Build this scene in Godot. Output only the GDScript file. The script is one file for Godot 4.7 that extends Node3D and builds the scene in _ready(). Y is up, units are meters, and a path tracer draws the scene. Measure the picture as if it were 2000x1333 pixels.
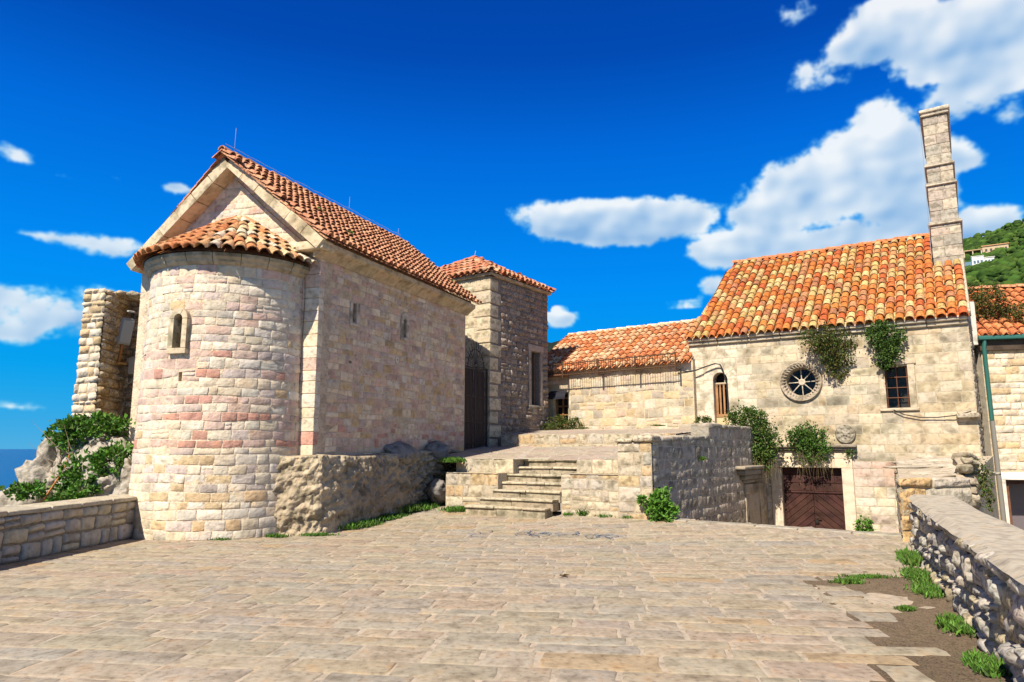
extends Node3D
# A stone chapel, a square tower, a low house and a church round a paved terrace above the sea.
# World: camera at (0, 1.6, 0) looking along -z; the paving lies at y = 0.

const EYE := Vector3(0, 1.6, 0)
var rng := RandomNumberGenerator.new()
var nz := FastNoiseLite.new()
var nr := FastNoiseLite.new()
var M := {}
var org := {}
var tile_cache := {}


class Buf:
	var v := PackedVector3Array()
	var c := PackedColorArray()
	var i := PackedInt32Array()
	func p(q: Vector3, col: Color) -> int:
		v.append(q)
		c.append(col)
		return v.size() - 1
	func t(a: int, b: int, d: int) -> void:  # counter-clockwise from outside
		i.append(a)
		i.append(d)
		i.append(b)
	func q(a: int, b: int, d: int, e: int) -> void:
		t(a, b, d)
		t(a, d, e)
	func face(A: Vector3, B: Vector3, C: Vector3, D: Vector3, col: Color) -> void:
		q(p(A, col), p(B, col), p(C, col), p(D, col))
	func tri(A: Vector3, B: Vector3, C: Vector3, col: Color) -> void:
		t(p(A, col), p(B, col), p(C, col))
	func add(o: Buf, x: Transform3D) -> void:
		var at := v.size()
		v.append_array(x * o.v)
		c.append_array(o.c)
		for k in o.i:
			i.append(at + k)


# ------------------------------------------------------------------ helpers
func normals_of(v: PackedVector3Array, ix: PackedInt32Array) -> PackedVector3Array:
	var n := PackedVector3Array()
	n.resize(v.size())
	for k in range(0, ix.size(), 3):
		var a := ix[k]
		var d := ix[k + 1]
		var b := ix[k + 2]
		var f := (v[b] - v[a]).cross(v[d] - v[a])
		n[a] += f
		n[b] += f
		n[d] += f
	for k in n.size():
		n[k] = n[k].normalized()
	return n


func mesh_of(b: Buf, pv: Vector3, smooth: bool) -> ArrayMesh:
	var arr := []
	arr.resize(Mesh.ARRAY_MAX)
	var vv: PackedVector3Array = Transform3D(Basis(), -pv) * b.v
	arr[Mesh.ARRAY_VERTEX] = vv
	arr[Mesh.ARRAY_COLOR] = b.c
	arr[Mesh.ARRAY_INDEX] = b.i
	if smooth:
		arr[Mesh.ARRAY_NORMAL] = normals_of(vv, b.i)
	var m := ArrayMesh.new()
	m.add_surface_from_arrays(Mesh.PRIMITIVE_TRIANGLES, arr)
	return m


func put(b: Buf, called: String, m: Material, parent: Node = self, smooth := true) -> MeshInstance3D:
	if b.i.is_empty():
		return null
	var lo := b.v[0]
	var hi := b.v[0]
	for q in b.v:
		lo = lo.min(q)
		hi = hi.max(q)
	var pv := Vector3((lo.x + hi.x) / 2, lo.y, (lo.z + hi.z) / 2)
	var o := MeshInstance3D.new()
	o.name = called
	o.mesh = mesh_of(b, pv, smooth)
	o.material_override = m
	parent.add_child(o, true)
	o.position = pv - org.get(parent, Vector3.ZERO)
	org[o] = pv
	return o


func tag(o: Node, label: String, category: String, group := "", kind := "") -> Node:
	o.set_meta("label", label)
	if category:
		o.set_meta("category", category)
	if group:
		o.set_meta("group", group)
	if kind:
		o.set_meta("kind", kind)
	return o


func setting(o: Node, label: String) -> Node:
	o.set_meta("kind", "structure")
	o.set_meta("label", label)
	return o


func thing(called: String, label: String, category: String, at: Vector3, group := "") -> Node3D:
	var o := Node3D.new()
	o.name = called
	add_child(o, true)
	o.position = at
	org[o] = at
	tag(o, label, category, group)
	return o


func rr(a: float, b: float) -> float:
	return rng.randf_range(a, b)


func tint(c: Color, k := .08, hue := .03) -> Color:
	var f := 1.0 + rr(-k, k)
	return Color(c.r * f * (1 + rr(-hue, hue)), c.g * f, c.b * f * (1 + rr(-hue, hue)))


func pick(list: Array):
	return list[rng.randi() % list.size()]


func fr(P: Vector2, Q: Vector2, y := 0.0, k := 1.0) -> Dictionary:   # k: length of the frame's unit in metres
	var d := (Q - P).normalized()
	return {"cyl": false, "k": k, "o": Vector3(P.x, y, P.y), "t": Vector3(d.x, 0, d.y), "n": Vector3(-d.y, 0, d.x), "L": (Q - P).length() / k}


func wp(f: Dictionary, s: float, y: float, d: float) -> Vector3:
	if f.cyl:
		var ph: float = s / f.R
		var r: float = f.R + d + f.bat * (f.H - y)
		return f.c + (f.t * sin(ph) + f.n * cos(ph)) * r + Vector3.UP * y
	return f.o + (f.t * s + f.n * d + Vector3.UP * y) * f.k


# one stone of a wall: a pillow with a wandering outline whose rim dips into the mortar
func stone(b: Buf, f: Dictionary, q: Array, prot: float, col: Color, nx: int, ny: int, rough: float, gap := .007, edge := .022) -> void:
	var w: float = maxf(.02, ((q[1] - q[0]).length() + (q[2] - q[3]).length()) / 2)
	var h: float = maxf(.02, ((q[3] - q[0]).length() + (q[2] - q[1]).length()) / 2)
	var ex := minf(edge / w, .3)
	var ey := minf(edge / h, .3)
	var gx := minf(gap / w, .15)
	var gy := minf(gap / h, .15)
	var us := [0.0, ex]
	for k in range(1, nx):
		us.append(lerpf(ex, 1 - ex, float(k) / nx))
	us.append_array([1 - ex, 1.0])
	var vs := [0.0, ey]
	for k in range(1, ny):
		vs.append(lerpf(ey, 1 - ey, float(k) / ny))
	vs.append_array([1 - ey, 1.0])
	var nu := us.size()
	var nv := vs.size()
	var at := b.v.size()
	var tx := rr(-1, 1) * rough * .8
	var ty := rr(-1, 1) * rough * .8
	var ja := minf(edge * .55, h * .07)
	for j in nv:
		for k in nu:
			var eu := k == 0 or k == nu - 1
			var ev := j == 0 or j == nv - 1
			var u: float = us[k]
			var v: float = vs[j]
			if eu and ev:
				u = lerpf(u, .5, ex * .9)
				v = lerpf(v, .5, ey * .9)
			u = gx + u * (1 - 2 * gx)
			v = gy + v * (1 - 2 * gy)
			var pt: Vector2 = (q[0] * (1 - u) + q[1] * u) * (1 - v) + (q[3] * (1 - u) + q[2] * u) * v
			var d := prot + (u - .5) * tx + (v - .5) * ty + rr(-1, 1) * rough * .55
			if eu or ev:
				d = -.006
				pt += Vector2(rr(-ja, ja), rr(-ja, ja))
			elif k == 1 or k == nu - 2 or j == 1 or j == nv - 2:
				d -= prot * .16 + rough * .1
				pt += Vector2(rr(-ja, ja), rr(-ja, ja)) * .7
			b.p(wp(f, pt.x, pt.y, d), col)
	for j in nv - 1:
		for k in nu - 1:
			var a := at + j * nu + k
			b.q(a, a + 1, a + nu + 1, a + nu)


# a wall of stones in courses; cfg: y0 y1 h w s0 s1 (or lim) holes pal prot rough keep split wave
func masonry(parent: Node3D, f: Dictionary, cfg: Dictionary) -> void:
	var recs := []
	var y: float = cfg.y0
	var ci := 0
	var wave: float = cfg.get("wave", .012)
	var seedy: float = rr(0, 500)
	var holes: Array = cfg.get("holes", [])
	var mid: Vector3
	while y < cfg.y1 - .03:
		var h: float = rr(cfg.h[0], cfg.h[1])
		if cfg.has("hs"):
			h = cfg.hs[ci % cfg.hs.size()]
		var yt := minf(cfg.y1, y + h)
		if cfg.y1 - yt < cfg.h[0] * .6:
			yt = cfg.y1
		var lb: Vector2 = cfg.lim.call(y) if cfg.has("lim") else Vector2(cfg.s0, cfg.s1)
		var lt: Vector2 = cfg.lim.call(yt) if cfg.has("lim") else lb
		# free intervals of this course
		var free := [[minf(lb.x, lt.x), maxf(lb.y, lt.y)]]
		for hole in holes:
			var hr: Rect2 = hole
			var over := minf(yt, hr.end.y) - maxf(y, hr.position.y)
			if over < .25 * (yt - y):
				continue
			var nxt := []
			for iv in free:
				if hr.end.x <= iv[0] or hr.position.x >= iv[1]:
					nxt.append(iv)
					continue
				if hr.position.x - iv[0] > .05:
					nxt.append([iv[0], hr.position.x])
				if iv[1] - hr.end.x > .05:
					nxt.append([hr.end.x, iv[1]])
			free = nxt
		for iv in free:
			var s: float = iv[0]
			while s < iv[1] - .02:
				var w: float = rr(cfg.w[0], cfg.w[1])
				if rng.randf() < .12:
					w *= .55
				var e := minf(iv[1], s + w)
				if iv[1] - e < cfg.w[0] * .55:
					e = iv[1]
				var a0 := s
				var a1 := e
				# slanted ends of gables
				var b0 := clampf(a0, lb.x, lb.y)
				var b1 := clampf(a1, lb.x, lb.y)
				var t0 := clampf(a0, lt.x, lt.y)
				var t1 := clampf(a1, lt.x, lt.y)
				s = e
				if maxf(b1 - b0, t1 - t0) < .05:
					continue
				var sl: float = rr(-.012, .012)
				var yb0 := y + (nz.get_noise_2d(a0 * 60 + seedy, ci * 91.0) * wave if ci > 0 else 0.0)
				var yb1 := y + (nz.get_noise_2d(a1 * 60 + seedy, ci * 91.0) * wave if ci > 0 else 0.0)
				var yt0 := yt + (nz.get_noise_2d(a0 * 60 + seedy, (ci + 1) * 91.0) * wave if yt < cfg.y1 else 0.0)
				var yt1 := yt + (nz.get_noise_2d(a1 * 60 + seedy, (ci + 1) * 91.0) * wave if yt < cfg.y1 else 0.0)
				var quad := [Vector2(b0, yb0), Vector2(b1, yb1), Vector2(t1 + sl, yt1), Vector2(t0 + sl, yt0)]
				var parts := [quad]
				if cfg.has("split") and rng.randf() < cfg.split and yt - y > .16:
					var k := rr(.38, .62)
					var ml: Vector2 = quad[0].lerp(quad[3], k)
					var mr: Vector2 = quad[1].lerp(quad[2], k + rr(-.06, .06))
					parts = [[quad[0], quad[1], mr, ml], [ml, mr, quad[2], quad[3]]]
				for qd in parts:
					mid = wp(f, (qd[0].x + qd[2].x) / 2, (qd[0].y + qd[2].y) / 2, 0)
					var area: float = absf(qd[1].x - qd[0].x) * absf(qd[3].y - qd[0].y)
					var out: Vector3 = f.n if not f.cyl else (mid - f.c).normalized()
					var see := (EYE - mid).normalized().dot(out)
					recs.append({"q": qd, "key": area * maxf(see, -.2) / (EYE - mid).length_squared(), "at": mid})
		y = yt
		ci += 1
	recs.sort_custom(func(a, b): return a.key > b.key)
	var rest := Buf.new()
	var keep: int = cfg.get("keep", 300)
	var n := 0
	var rough: float = cfg.get("rough", .012)
	for r in recs:
		var qd: Array = r.q
		var cs: float = (qd[0].x + qd[2].x) / 2
		var cy: float = (qd[0].y + qd[2].y) / 2
		var col: Color = cfg.pal.call(cs, cy)
		var w2: float = qd[1].x - qd[0].x
		var big := n < keep
		var nx := (2 if w2 < .3 else 3) if big else 1
		var ny := (2 if qd[3].y - qd[0].y > .17 else 1) if big else 1
		nx += cfg.get("fine", 0)
		ny += cfg.get("fine", 0)
		var b := Buf.new() if big else rest
		stone(b, f, qd, rr(cfg.prot[0], cfg.prot[1]), col, nx, ny, rough, cfg.get("gap", .007), cfg.get("edge", .022))
		if big:
			put(b, cfg.get("called", "stone"), cfg.mat, parent)
		n += 1
	var o := put(rest, "small_stones", cfg.mat, parent)
	if o:
		o.set_meta("kind", "stuff")


# the mortar face behind the stones, with openings; reveals run back to depth -dep
func backing(parent: Node, called: String, f: Dictionary, s0: float, s1: float, y0: float, y1: float, holes: Array, m: Material, col: Color, dep := .3, d := 0.0) -> MeshInstance3D:
	var ss := [s0, s1]
	var ys := [y0, y1]
	for h in holes:
		for x in [h.position.x, h.end.x]:
			if x > s0 and x < s1:
				ss.append(x)
		for x in [h.position.y, h.end.y]:
			if x > y0 and x < y1:
				ys.append(x)
	var step := .16 if f.cyl else .5
	var k := s0 + step
	while k < s1:
		ss.append(k)
		k += step
	ss.sort()
	ys.sort()
	var b := Buf.new()
	for a in ss.size() - 1:
		for e in ys.size() - 1:
			if ss[a + 1] - ss[a] < 1e-4 or ys[e + 1] - ys[e] < 1e-4:
				continue
			var mid := Vector2((ss[a] + ss[a + 1]) / 2, (ys[e] + ys[e + 1]) / 2)
			var open := false
			for h in holes:
				if h.has_point(mid):
					open = true
			if not open:
				b.face(wp(f, ss[a], ys[e], d), wp(f, ss[a + 1], ys[e], d), wp(f, ss[a + 1], ys[e + 1], d), wp(f, ss[a], ys[e + 1], d), col)
	for h in holes:
		var A := Vector2(h.position)
		var B := Vector2(h.end)
		b.face(wp(f, A.x, A.y, d), wp(f, A.x, B.y, d), wp(f, A.x, B.y, -dep), wp(f, A.x, A.y, -dep), col)
		b.face(wp(f, B.x, A.y, -dep), wp(f, B.x, B.y, -dep), wp(f, B.x, B.y, d), wp(f, B.x, A.y, d), col)
		b.face(wp(f, A.x, A.y, -dep), wp(f, B.x, A.y, -dep), wp(f, B.x, A.y, d), wp(f, A.x, A.y, d), col)
		b.face(wp(f, A.x, B.y, d), wp(f, B.x, B.y, d), wp(f, B.x, B.y, -dep), wp(f, A.x, B.y, -dep), col)
	return put(b, called, m, parent, false)


# chamfered block; X, Y, Z are half-extent vectors
func rbox(b: Buf, c: Vector3, X: Vector3, Y: Vector3, Z: Vector3, bev: float, col: Color, jit := 0.0) -> void:
	var lx := X.length()
	var ly := Y.length()
	var lz := Z.length()
	var e := minf(bev, .45 * minf(lx, minf(ly, lz)))
	var ids := {}
	for sx in [-1, 1]:
		for sy in [-1, 1]:
			for sz in [-1, 1]:
				var j := Vector3(rr(-jit, jit), rr(-jit, jit), rr(-jit, jit))
				var ax: Vector3 = X * float(sx)
				var ay: Vector3 = Y * float(sy)
				var az: Vector3 = Z * float(sz)
				var kx := 1 - e / lx
				var ky := 1 - e / ly
				var kz := 1 - e / lz
				ids[[sx, sy, sz, 0]] = b.p(c + j + ax + ay * ky + az * kz, col)
				ids[[sx, sy, sz, 1]] = b.p(c + j + ax * kx + ay + az * kz, col)
				ids[[sx, sy, sz, 2]] = b.p(c + j + ax * kx + ay * ky + az, col)
	var flip := X.cross(Y).dot(Z) < 0
	var Q := func(a, d, g, h):
		if flip:
			b.q(h, g, d, a)
		else:
			b.q(a, d, g, h)
	for s in [-1, 1]:
		var o := [[-1, -1], [1, -1], [1, 1], [-1, 1]]
		if s < 0:
			o.reverse()
		Q.call(ids[[s, o[0][0], o[0][1], 0]], ids[[s, o[1][0], o[1][1], 0]], ids[[s, o[2][0], o[2][1], 0]], ids[[s, o[3][0], o[3][1], 0]])
		Q.call(ids[[o[0][1], s, o[0][0], 1]], ids[[o[1][1], s, o[1][0], 1]], ids[[o[2][1], s, o[2][0], 1]], ids[[o[3][1], s, o[3][0], 1]])
		Q.call(ids[[o[0][0], o[0][1], s, 2]], ids[[o[1][0], o[1][1], s, 2]], ids[[o[2][0], o[2][1], s, 2]], ids[[o[3][0], o[3][1], s, 2]])
	# edges
	for a in [-1, 1]:
		for d in [-1, 1]:
			var w: bool = a * d > 0
			var e1 := [ids[[-1, a, d, 1]], ids[[1, a, d, 1]], ids[[1, a, d, 2]], ids[[-1, a, d, 2]]]
			var e2 := [ids[[a, -1, d, 2]], ids[[a, 1, d, 2]], ids[[a, 1, d, 0]], ids[[a, -1, d, 0]]]
			var e3 := [ids[[a, d, -1, 0]], ids[[a, d, 1, 0]], ids[[a, d, 1, 1]], ids[[a, d, -1, 1]]]
			for ee in [e1, e2, e3]:
				if w:
					Q.call(ee[3], ee[2], ee[1], ee[0])
				else:
					Q.call(ee[0], ee[1], ee[2], ee[3])
	for sx in [-1, 1]:
		for sy in [-1, 1]:
			for sz in [-1, 1]:
				var tr := [ids[[sx, sy, sz, 0]], ids[[sx, sy, sz, 1]], ids[[sx, sy, sz, 2]]]
				if (sx * sy * sz < 0) != flip:
					b.t(tr[2], tr[1], tr[0])
				else:
					b.t(tr[0], tr[1], tr[2])


# a block on a wall frame: s, y ranges and depth range
func wbox(b: Buf, f: Dictionary, s0: float, s1: float, y0: float, y1: float, d0: float, d1: float, col: Color, bev := .01, jit := 0.0) -> void:
	var c := wp(f, (s0 + s1) / 2, (y0 + y1) / 2, (d0 + d1) / 2)
	rbox(b, c, f.t * (s1 - s0) / 2 * f.k, Vector3.UP * (y1 - y0) / 2 * f.k, f.n * (d1 - d0) / 2 * f.k, bev, col, jit)


func wblock(parent: Node, called: String, f: Dictionary, s0: float, s1: float, y0: float, y1: float, d0: float, d1: float, col: Color, m: Material, bev := .01, jit := 0.0) -> MeshInstance3D:
	var b := Buf.new()
	wbox(b, f, s0, s1, y0, y1, d0, d1, col, bev, jit)
	return put(b, called, m, parent, true)


func tube(b: Buf, pts: Array, r: float, col: Color, sides := 5, r1 := -1.0) -> void:
	var at := b.v.size()
	var n := pts.size()
	for k in n:
		var dir: Vector3 = (pts[mini(k + 1, n - 1)] - pts[maxi(k - 1, 0)]).normalized()
		var x := dir.cross(Vector3.UP if absf(dir.y) < .9 else Vector3.RIGHT).normalized()
		var y := dir.cross(x)
		var ra := r if r1 < 0 else lerpf(r, r1, float(k) / (n - 1))
		for j in sides:
			var a := TAU * j / sides
			b.p(pts[k] + (x * cos(a) + y * sin(a)) * ra, col)
	for k in n - 1:
		for j in sides:
			var a := at + k * sides + j
			var e := at + k * sides + (j + 1) % sides
			b.q(a, e, e + sides, a + sides)
	for j in range(1, sides - 1):
		b.t(at, at + j + 1, at + j)
		var z := at + (n - 1) * sides
		b.t(z, z + j, z + j + 1)


func rod(parent: Node, called: String, A: Vector3, B: Vector3, r: float, col: Color, m: Material, sides := 5) -> MeshInstance3D:
	var b := Buf.new()
	tube(b, [A, B], r, col, sides)
	return put(b, called, m, parent)


# polygon (s, y) on a frame pushed out from d0 to d1
func prism(b: Buf, f: Dictionary, poly: PackedVector2Array, d0: float, d1: float, col: Color, bev := .004) -> void:
	if Geometry2D.is_polygon_clockwise(poly):
		poly.reverse()
	var n := poly.size()
	var ctr := Vector2.ZERO
	for q in poly:
		ctr += q / n
	var inner := PackedVector2Array()
	for q in poly:
		inner.append(q + (ctr - q).normalized() * bev)
	var tri := Geometry2D.triangulate_polygon(inner)
	var ids := []
	for q in inner:
		ids.append(b.p(wp(f, q.x, q.y, d1), col))
	for k in range(0, tri.size(), 3):
		var A := inner[tri[k]]
		var B := inner[tri[k + 1]]
		var C := inner[tri[k + 2]]
		if (B - A).cross(C - A) > 0:
			b.t(ids[tri[k]], ids[tri[k + 1]], ids[tri[k + 2]])
		else:
			b.t(ids[tri[k]], ids[tri[k + 2]], ids[tri[k + 1]])
	for k in n:
		var j := (k + 1) % n
		b.face(wp(f, poly[k].x, poly[k].y, d1 - bev), wp(f, poly[j].x, poly[j].y, d1 - bev), wp(f, inner[j].x, inner[j].y, d1), wp(f, inner[k].x, inner[k].y, d1), col)
		b.face(wp(f, poly[k].x, poly[k].y, d0), wp(f, poly[j].x, poly[j].y, d0), wp(f, poly[j].x, poly[j].y, d1 - bev), wp(f, poly[k].x, poly[k].y, d1 - bev), col)


func arc_poly(cx: float, cy: float, r: float, a0: float, a1: float, n: int) -> PackedVector2Array:
	var out := PackedVector2Array()
	for k in n + 1:
		var a := lerpf(a0, a1, float(k) / n)
		out.append(Vector2(cx + cos(a) * r, cy + sin(a) * r))
	return out


# arched surround: two jambs, arch stones and the spandrel behind, round an opening of half width r
func arch_surround(parent: Node, f: Dictionary, cx: float, y0: float, spring: float, r: float, R: float, dep: float, out: float, col: Color, m: Material, stones := 5) -> void:
	for s in [-1, 1]:
		var a: float = cx + s * r
		var e: float = cx + s * R
		wblock(parent, "jamb", f, minf(a, e), maxf(a, e), y0, spring - .004, -dep, out, tint(col, .05), m, .008)
	for k in stones:
		var a0 := PI * k / stones + .006
		var a1 := PI * (k + 1) / stones - .006
		var poly := arc_poly(cx, spring, R, a0, a1, 5)
		var inn := arc_poly(cx, spring, r, a1, a0, 5)
		poly.append_array(inn)
		var b := Buf.new()
		prism(b, f, poly, -dep, out, tint(col, .05), .005)
		put(b, "arch_stone", m, parent, false)


# ------------------------------------------------------------------ roof tiles
func tile_buf(rl: float, ru: float, ln: float, th: float, col: Color) -> Buf:
	var b := Buf.new()
	var n := 6
	for ring in 4:
		var z := 0.0 if ring == 0 or ring == 2 else -ln
		var r := rl if ring == 0 or ring == 2 else ru
		if ring >= 2:
			r -= th
		for k in n + 1:
			var a := PI * k / n
			b.p(Vector3(cos(a) * r, sin(a) * r * .9, z), col)
	var w := n + 1
	for k in n:
		b.q(k, w + k, w + k + 1, k + 1)                       # outside
		b.q(2 * w + k, 2 * w + k + 1, 3 * w + k + 1, 3 * w + k)  # inside
	# front lip, own vertices
	for k in n:
		b.face(b.v[k], b.v[k + 1], b.v[2 * w + k + 1], b.v[2 * w + k], col)
	return b


func roof(parent: Node, part: String, O: Vector3, t: Vector3, n: Vector3, cfg: Dictionary) -> MeshInstance3D:
	# O: eave start; t along the eave; n roof normal; up = n x t ; cfg: L S cols rows lim pal keep r
	var up := n.cross(t).normalized()
	var sp: float = cfg.L / cfg.cols
	var ex: float = cfg.S / cfg.rows
	var base := Buf.new()
	var lim: Callable = cfg.get("lim", func(_k): return Vector2(0, cfg.L))
	var m0: Material = M.tile
	# boards and pans in one surface: a trough between every two covers
	for r in cfg.rows:
		var l0: Vector2 = lim.call(float(r) / cfg.rows)
		var l1: Vector2 = lim.call(float(r + 1) / cfg.rows)
		for c in cfg.cols + 1:
			var pc: Color = tint(cfg.pal.call(float(c) / cfg.cols, float(r) / cfg.rows), .15)
			var st := []
			for k in 4:
				var s: float = (c - .5 + k / 3.0) * sp
				var dip := -.035 if k == 1 or k == 2 else .012
				st.append([s, dip])
			for k in 3:
				var s0 := clampf(st[k][0], l0.x, l0.y)
				var s1 := clampf(st[k + 1][0], l0.x, l0.y)
				var s2 := clampf(st[k + 1][0], l1.x, l1.y)
				var s3 := clampf(st[k][0], l1.x, l1.y)
				if s1 - s0 < .002 and s2 - s3 < .002:
					continue
				base.face(O + t * s0 + up * ex * r + n * (st[k][1] + .018), O + t * s1 + up * ex * r + n * (st[k + 1][1] + .018), O + t * s2 + up * ex * (r + 1.02) + n * st[k + 1][1], O + t * s3 + up * ex * (r + 1.02) + n * st[k][1], pc)
	var part_node := put(base, part, m0, parent, false)
	var recs := []
	var rad: float = sp * cfg.get("r", .41)
	for r in cfg.rows:
		var l0: Vector2 = lim.call((r + .3) / cfg.rows)
		for c in cfg.cols:
			var s: float = (c + .5) * sp
			if s < l0.x + sp * .2 or s > l0.y - sp * .2:
				continue
			var at: Vector3 = O + t * (s + rr(-.012, .012)) + up * (ex * r + rr(-.02, .02) - .03) + n * (cfg.get("lift", .045) + rr(-.006, .006))
			recs.append([at, 1.0 / (EYE - at).length_squared(), float(c) / cfg.cols, float(r) / cfg.rows])
	recs.sort_custom(func(a, b): return a[1] > b[1])
	var rest := Buf.new()
	var k := 0
	var keep: int = cfg.get("keep", 300)
	for rec in recs:
		var col: Color = cfg.pal.call(rec[2], rec[3])
		var yaw := rr(-.035, .035)
		var pitch: float = cfg.get("pitch", .1) + rr(-.015, .02)
		var bas := Basis(t, n, t.cross(n)) * Basis(Vector3.UP, yaw) * Basis(Vector3.RIGHT, -pitch)
		var x := Transform3D(bas, rec[0])
		var tb := tile_buf(rad * rr(.94, 1.06), rad * cfg.get("ru", .8), ex * 1.28, cfg.get("th", .02), tint(col, .1, .05))
		if k < keep:
			var o := MeshInstance3D.new()
			o.name = "roof_tile"
			o.mesh = mesh_of(tb, Vector3.ZERO, true)
			o.material_override = m0
			part_node.add_child(o, true)
			o.transform = Transform3D(bas, rec[0] - org[part_node])
			org[o] = rec[0]
		else:
			rest.add(tb, x)
		k += 1
	var o2 := put(rest, "far_tiles", m0, part_node)
	if o2:
		o2.set_meta("kind", "stuff")
	return part_node


func ridge(parent: Node, A: Vector3, B: Vector3, r: float, ln: float, pal: Callable, m: Material) -> void:
	var n := int((B - A).length() / ln)
	var dir := (B - A) / n
	var z := -dir.normalized()
	var x := Vector3.UP.cross(z).normalized()
	for k in n:
		var tb := tile_buf(r, r * .86, dir.length() * 1.12, .02, tint(pal.call(float(k) / n, 1.0), .12))
		var o := MeshInstance3D.new()
		o.name = "ridge_tile"
		o.mesh = mesh_of(tb, Vector3.ZERO, true)
		o.material_override = m
		parent.add_child(o, true)
		var at := A + dir * k + Vector3(rr(-.01, .01), rr(-.01, .01), rr(-.01, .01))
		o.transform = Transform3D(Basis(x, z.cross(x), z) * Basis(Vector3.RIGHT, -.04), at - org.get(parent, Vector3.ZERO))


# ------------------------------------------------------------------ plants
func leaf(b: Buf, at: Vector3, dir: Vector3, side: Vector3, ln: float, wd: float, col: Color) -> void:
	var up := side.cross(dir).normalized()
	var m := at + dir * ln * .45
	var a := b.p(at, col)
	var t := b.p(at + dir * ln - up * ln * .12, col)
	var l := b.p(m + side * wd * .5 + up * wd * .22, col)
	var r := b.p(m - side * wd * .5 + up * wd * .22, col)
	b.t(a, t, l)
	b.t(a, r, t)


func rand_dir() -> Vector3:
	var v := Vector3(rng.randfn(), rng.randfn(), rng.randfn())
	return v.normalized()


# leaves through an ellipsoid with half axes X, Y, Z; most near its skin, in clumps
func leaves(b: Buf, c: Vector3, X: Vector3, Y: Vector3, Z: Vector3, n: int, size: float, pal: Array, droop := 0.0, lift := .35) -> void:
	var clumps := []
	for k in maxi(3, n / 45):
		var d := rand_dir() * pow(rng.randf(), .45)
		clumps.append(d)
	for k in n:
		var d: Vector3 = pick(clumps) + rand_dir() * absf(rng.randfn()) * .2
		if rng.randf() < .25:
			d = rand_dir() * pow(rng.randf(), .4) * rr(.9, 1.12)
		var at := c + X * d.x + Y * d.y + Z * d.z
		var out := (X * d.x + Y * d.y + Z * d.z).normalized()
		var dir := (out * .7 + rand_dir() * .8 + Vector3.UP * (lift - droop)).normalized()
		var side := dir.cross(rand_dir()).normalized()
		var s := size * rr(.6, 1.25)
		leaf(b, at, dir, side, s, s * rr(.5, .8), tint(pick(pal), .22, .12))


func shrub(called: String, label: String, cat: String, at: Vector3, blobs: Array, size: float, pal: Array, droop := 0.0, group := "", stems := 6, strand := []) -> Node3D:
	var o := thing(called, label, cat, at, group)
	var b := Buf.new()
	for e in blobs:   # [centre offset, half axes, count]
		leaves(b, at + e[0], Vector3(e[1].x, 0, 0), Vector3(0, e[1].y, 0), Vector3(0, 0, e[1].z), e[2] * 2, size * .72, pal, droop)
	put(b, "foliage", M.leaf, o, false)
	var s := Buf.new()
	for k in stems:
		var e: Array = pick(blobs)
		var tip: Vector3 = at + e[0] + Vector3(e[1].x * rr(-.7, .7), e[1].y * rr(-.3, .7), e[1].z * rr(-.7, .7))
		var m := at.lerp(tip, .5) + rand_dir() * .04
		tube(s, [at + rand_dir() * .02, m, tip], .008, Color(.12, .085, .05), 4, .003)
	for e in strand:  # hanging dry shoots: [start offset, spread, count, length]
		for k in e[2]:
			var a: Vector3 = at + e[0] + Vector3(rr(-1, 1) * e[1], rr(-.15, .15), rr(-.12, .12))
			var l: float = e[3] * rr(.45, 1.1)
			var bx := rr(-.12, .12)
			tube(s, [a, a + Vector3(bx * .4, -l * .4, .07), a + Vector3(bx, -l, .05)], .0035, tint(Color(.22, .165, .09), .2), 3, .002)
	put(s, "stems", M.bark, o)
	return o


func grass(called: String, label: String, at: Vector3, rx: float, rz: float, n: int, h: float, pal: Array, group := "", turn := 0.0) -> Node3D:
	var b := Buf.new()
	for k in n * 3:
		var q := Vector3(rng.randfn() * .45 * rx, 0, rng.randfn() * .45 * rz).rotated(Vector3.UP, turn)
		var dir := (Vector3.UP + Vector3(rr(-.8, .8), 0, rr(-.8, .8))).normalized()
		var side := dir.cross(rand_dir()).normalized()
		var l := h * rr(.2, .55)
		leaf(b, at + q, dir, side, l, minf(l * rr(.15, .5), .035), tint(pick(pal), .22, .1))
	var o := put(b, called, M.leaf, self, false)
	tag(o, label, "plant", group)
	return o


# ------------------------------------------------------------------ rocks
func rock_buf(c: Vector3, rad: Vector3, sd: float, col: Color, nu := 26, nv := 18, amp := .28) -> Buf:
	var b := Buf.new()
	for j in nv + 1:
		var ph := PI * j / nv
		for k in nu:
			var a := TAU * k / nu
			var d := Vector3(sin(ph) * cos(a), cos(ph), sin(ph) * sin(a))
			var q := d * 55.0 + Vector3(sd * 37, sd * 11, sd * 71)
			var r := 1.0 + nr.get_noise_3dv(q) * amp * 1.4 + nr.get_noise_3dv(q * 2.7) * amp * .5 + nr.get_noise_3dv(q * 6.1) * amp * .22
			# flattened facets
			for g in 5:
				var nn := Vector3(sin(sd * 3.1 + g * 2.1), cos(sd * 1.7 + g * 3.3) * .8 + .1, sin(sd * 5.3 + g * 4.7)).normalized()
				var cut := .78 + .1 * sin(sd + g)
				var h := d.dot(nn) * r
				if h > cut:
					r *= lerpf(1.0, cut / h, .75)
			b.p(c + d * rad * r, col)
	for j in nv:
		for k in nu:
			var a := j * nu + k
			var e := j * nu + (k + 1) % nu
			b.q(a, e, e + nu, a + nu)
	return b


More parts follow.
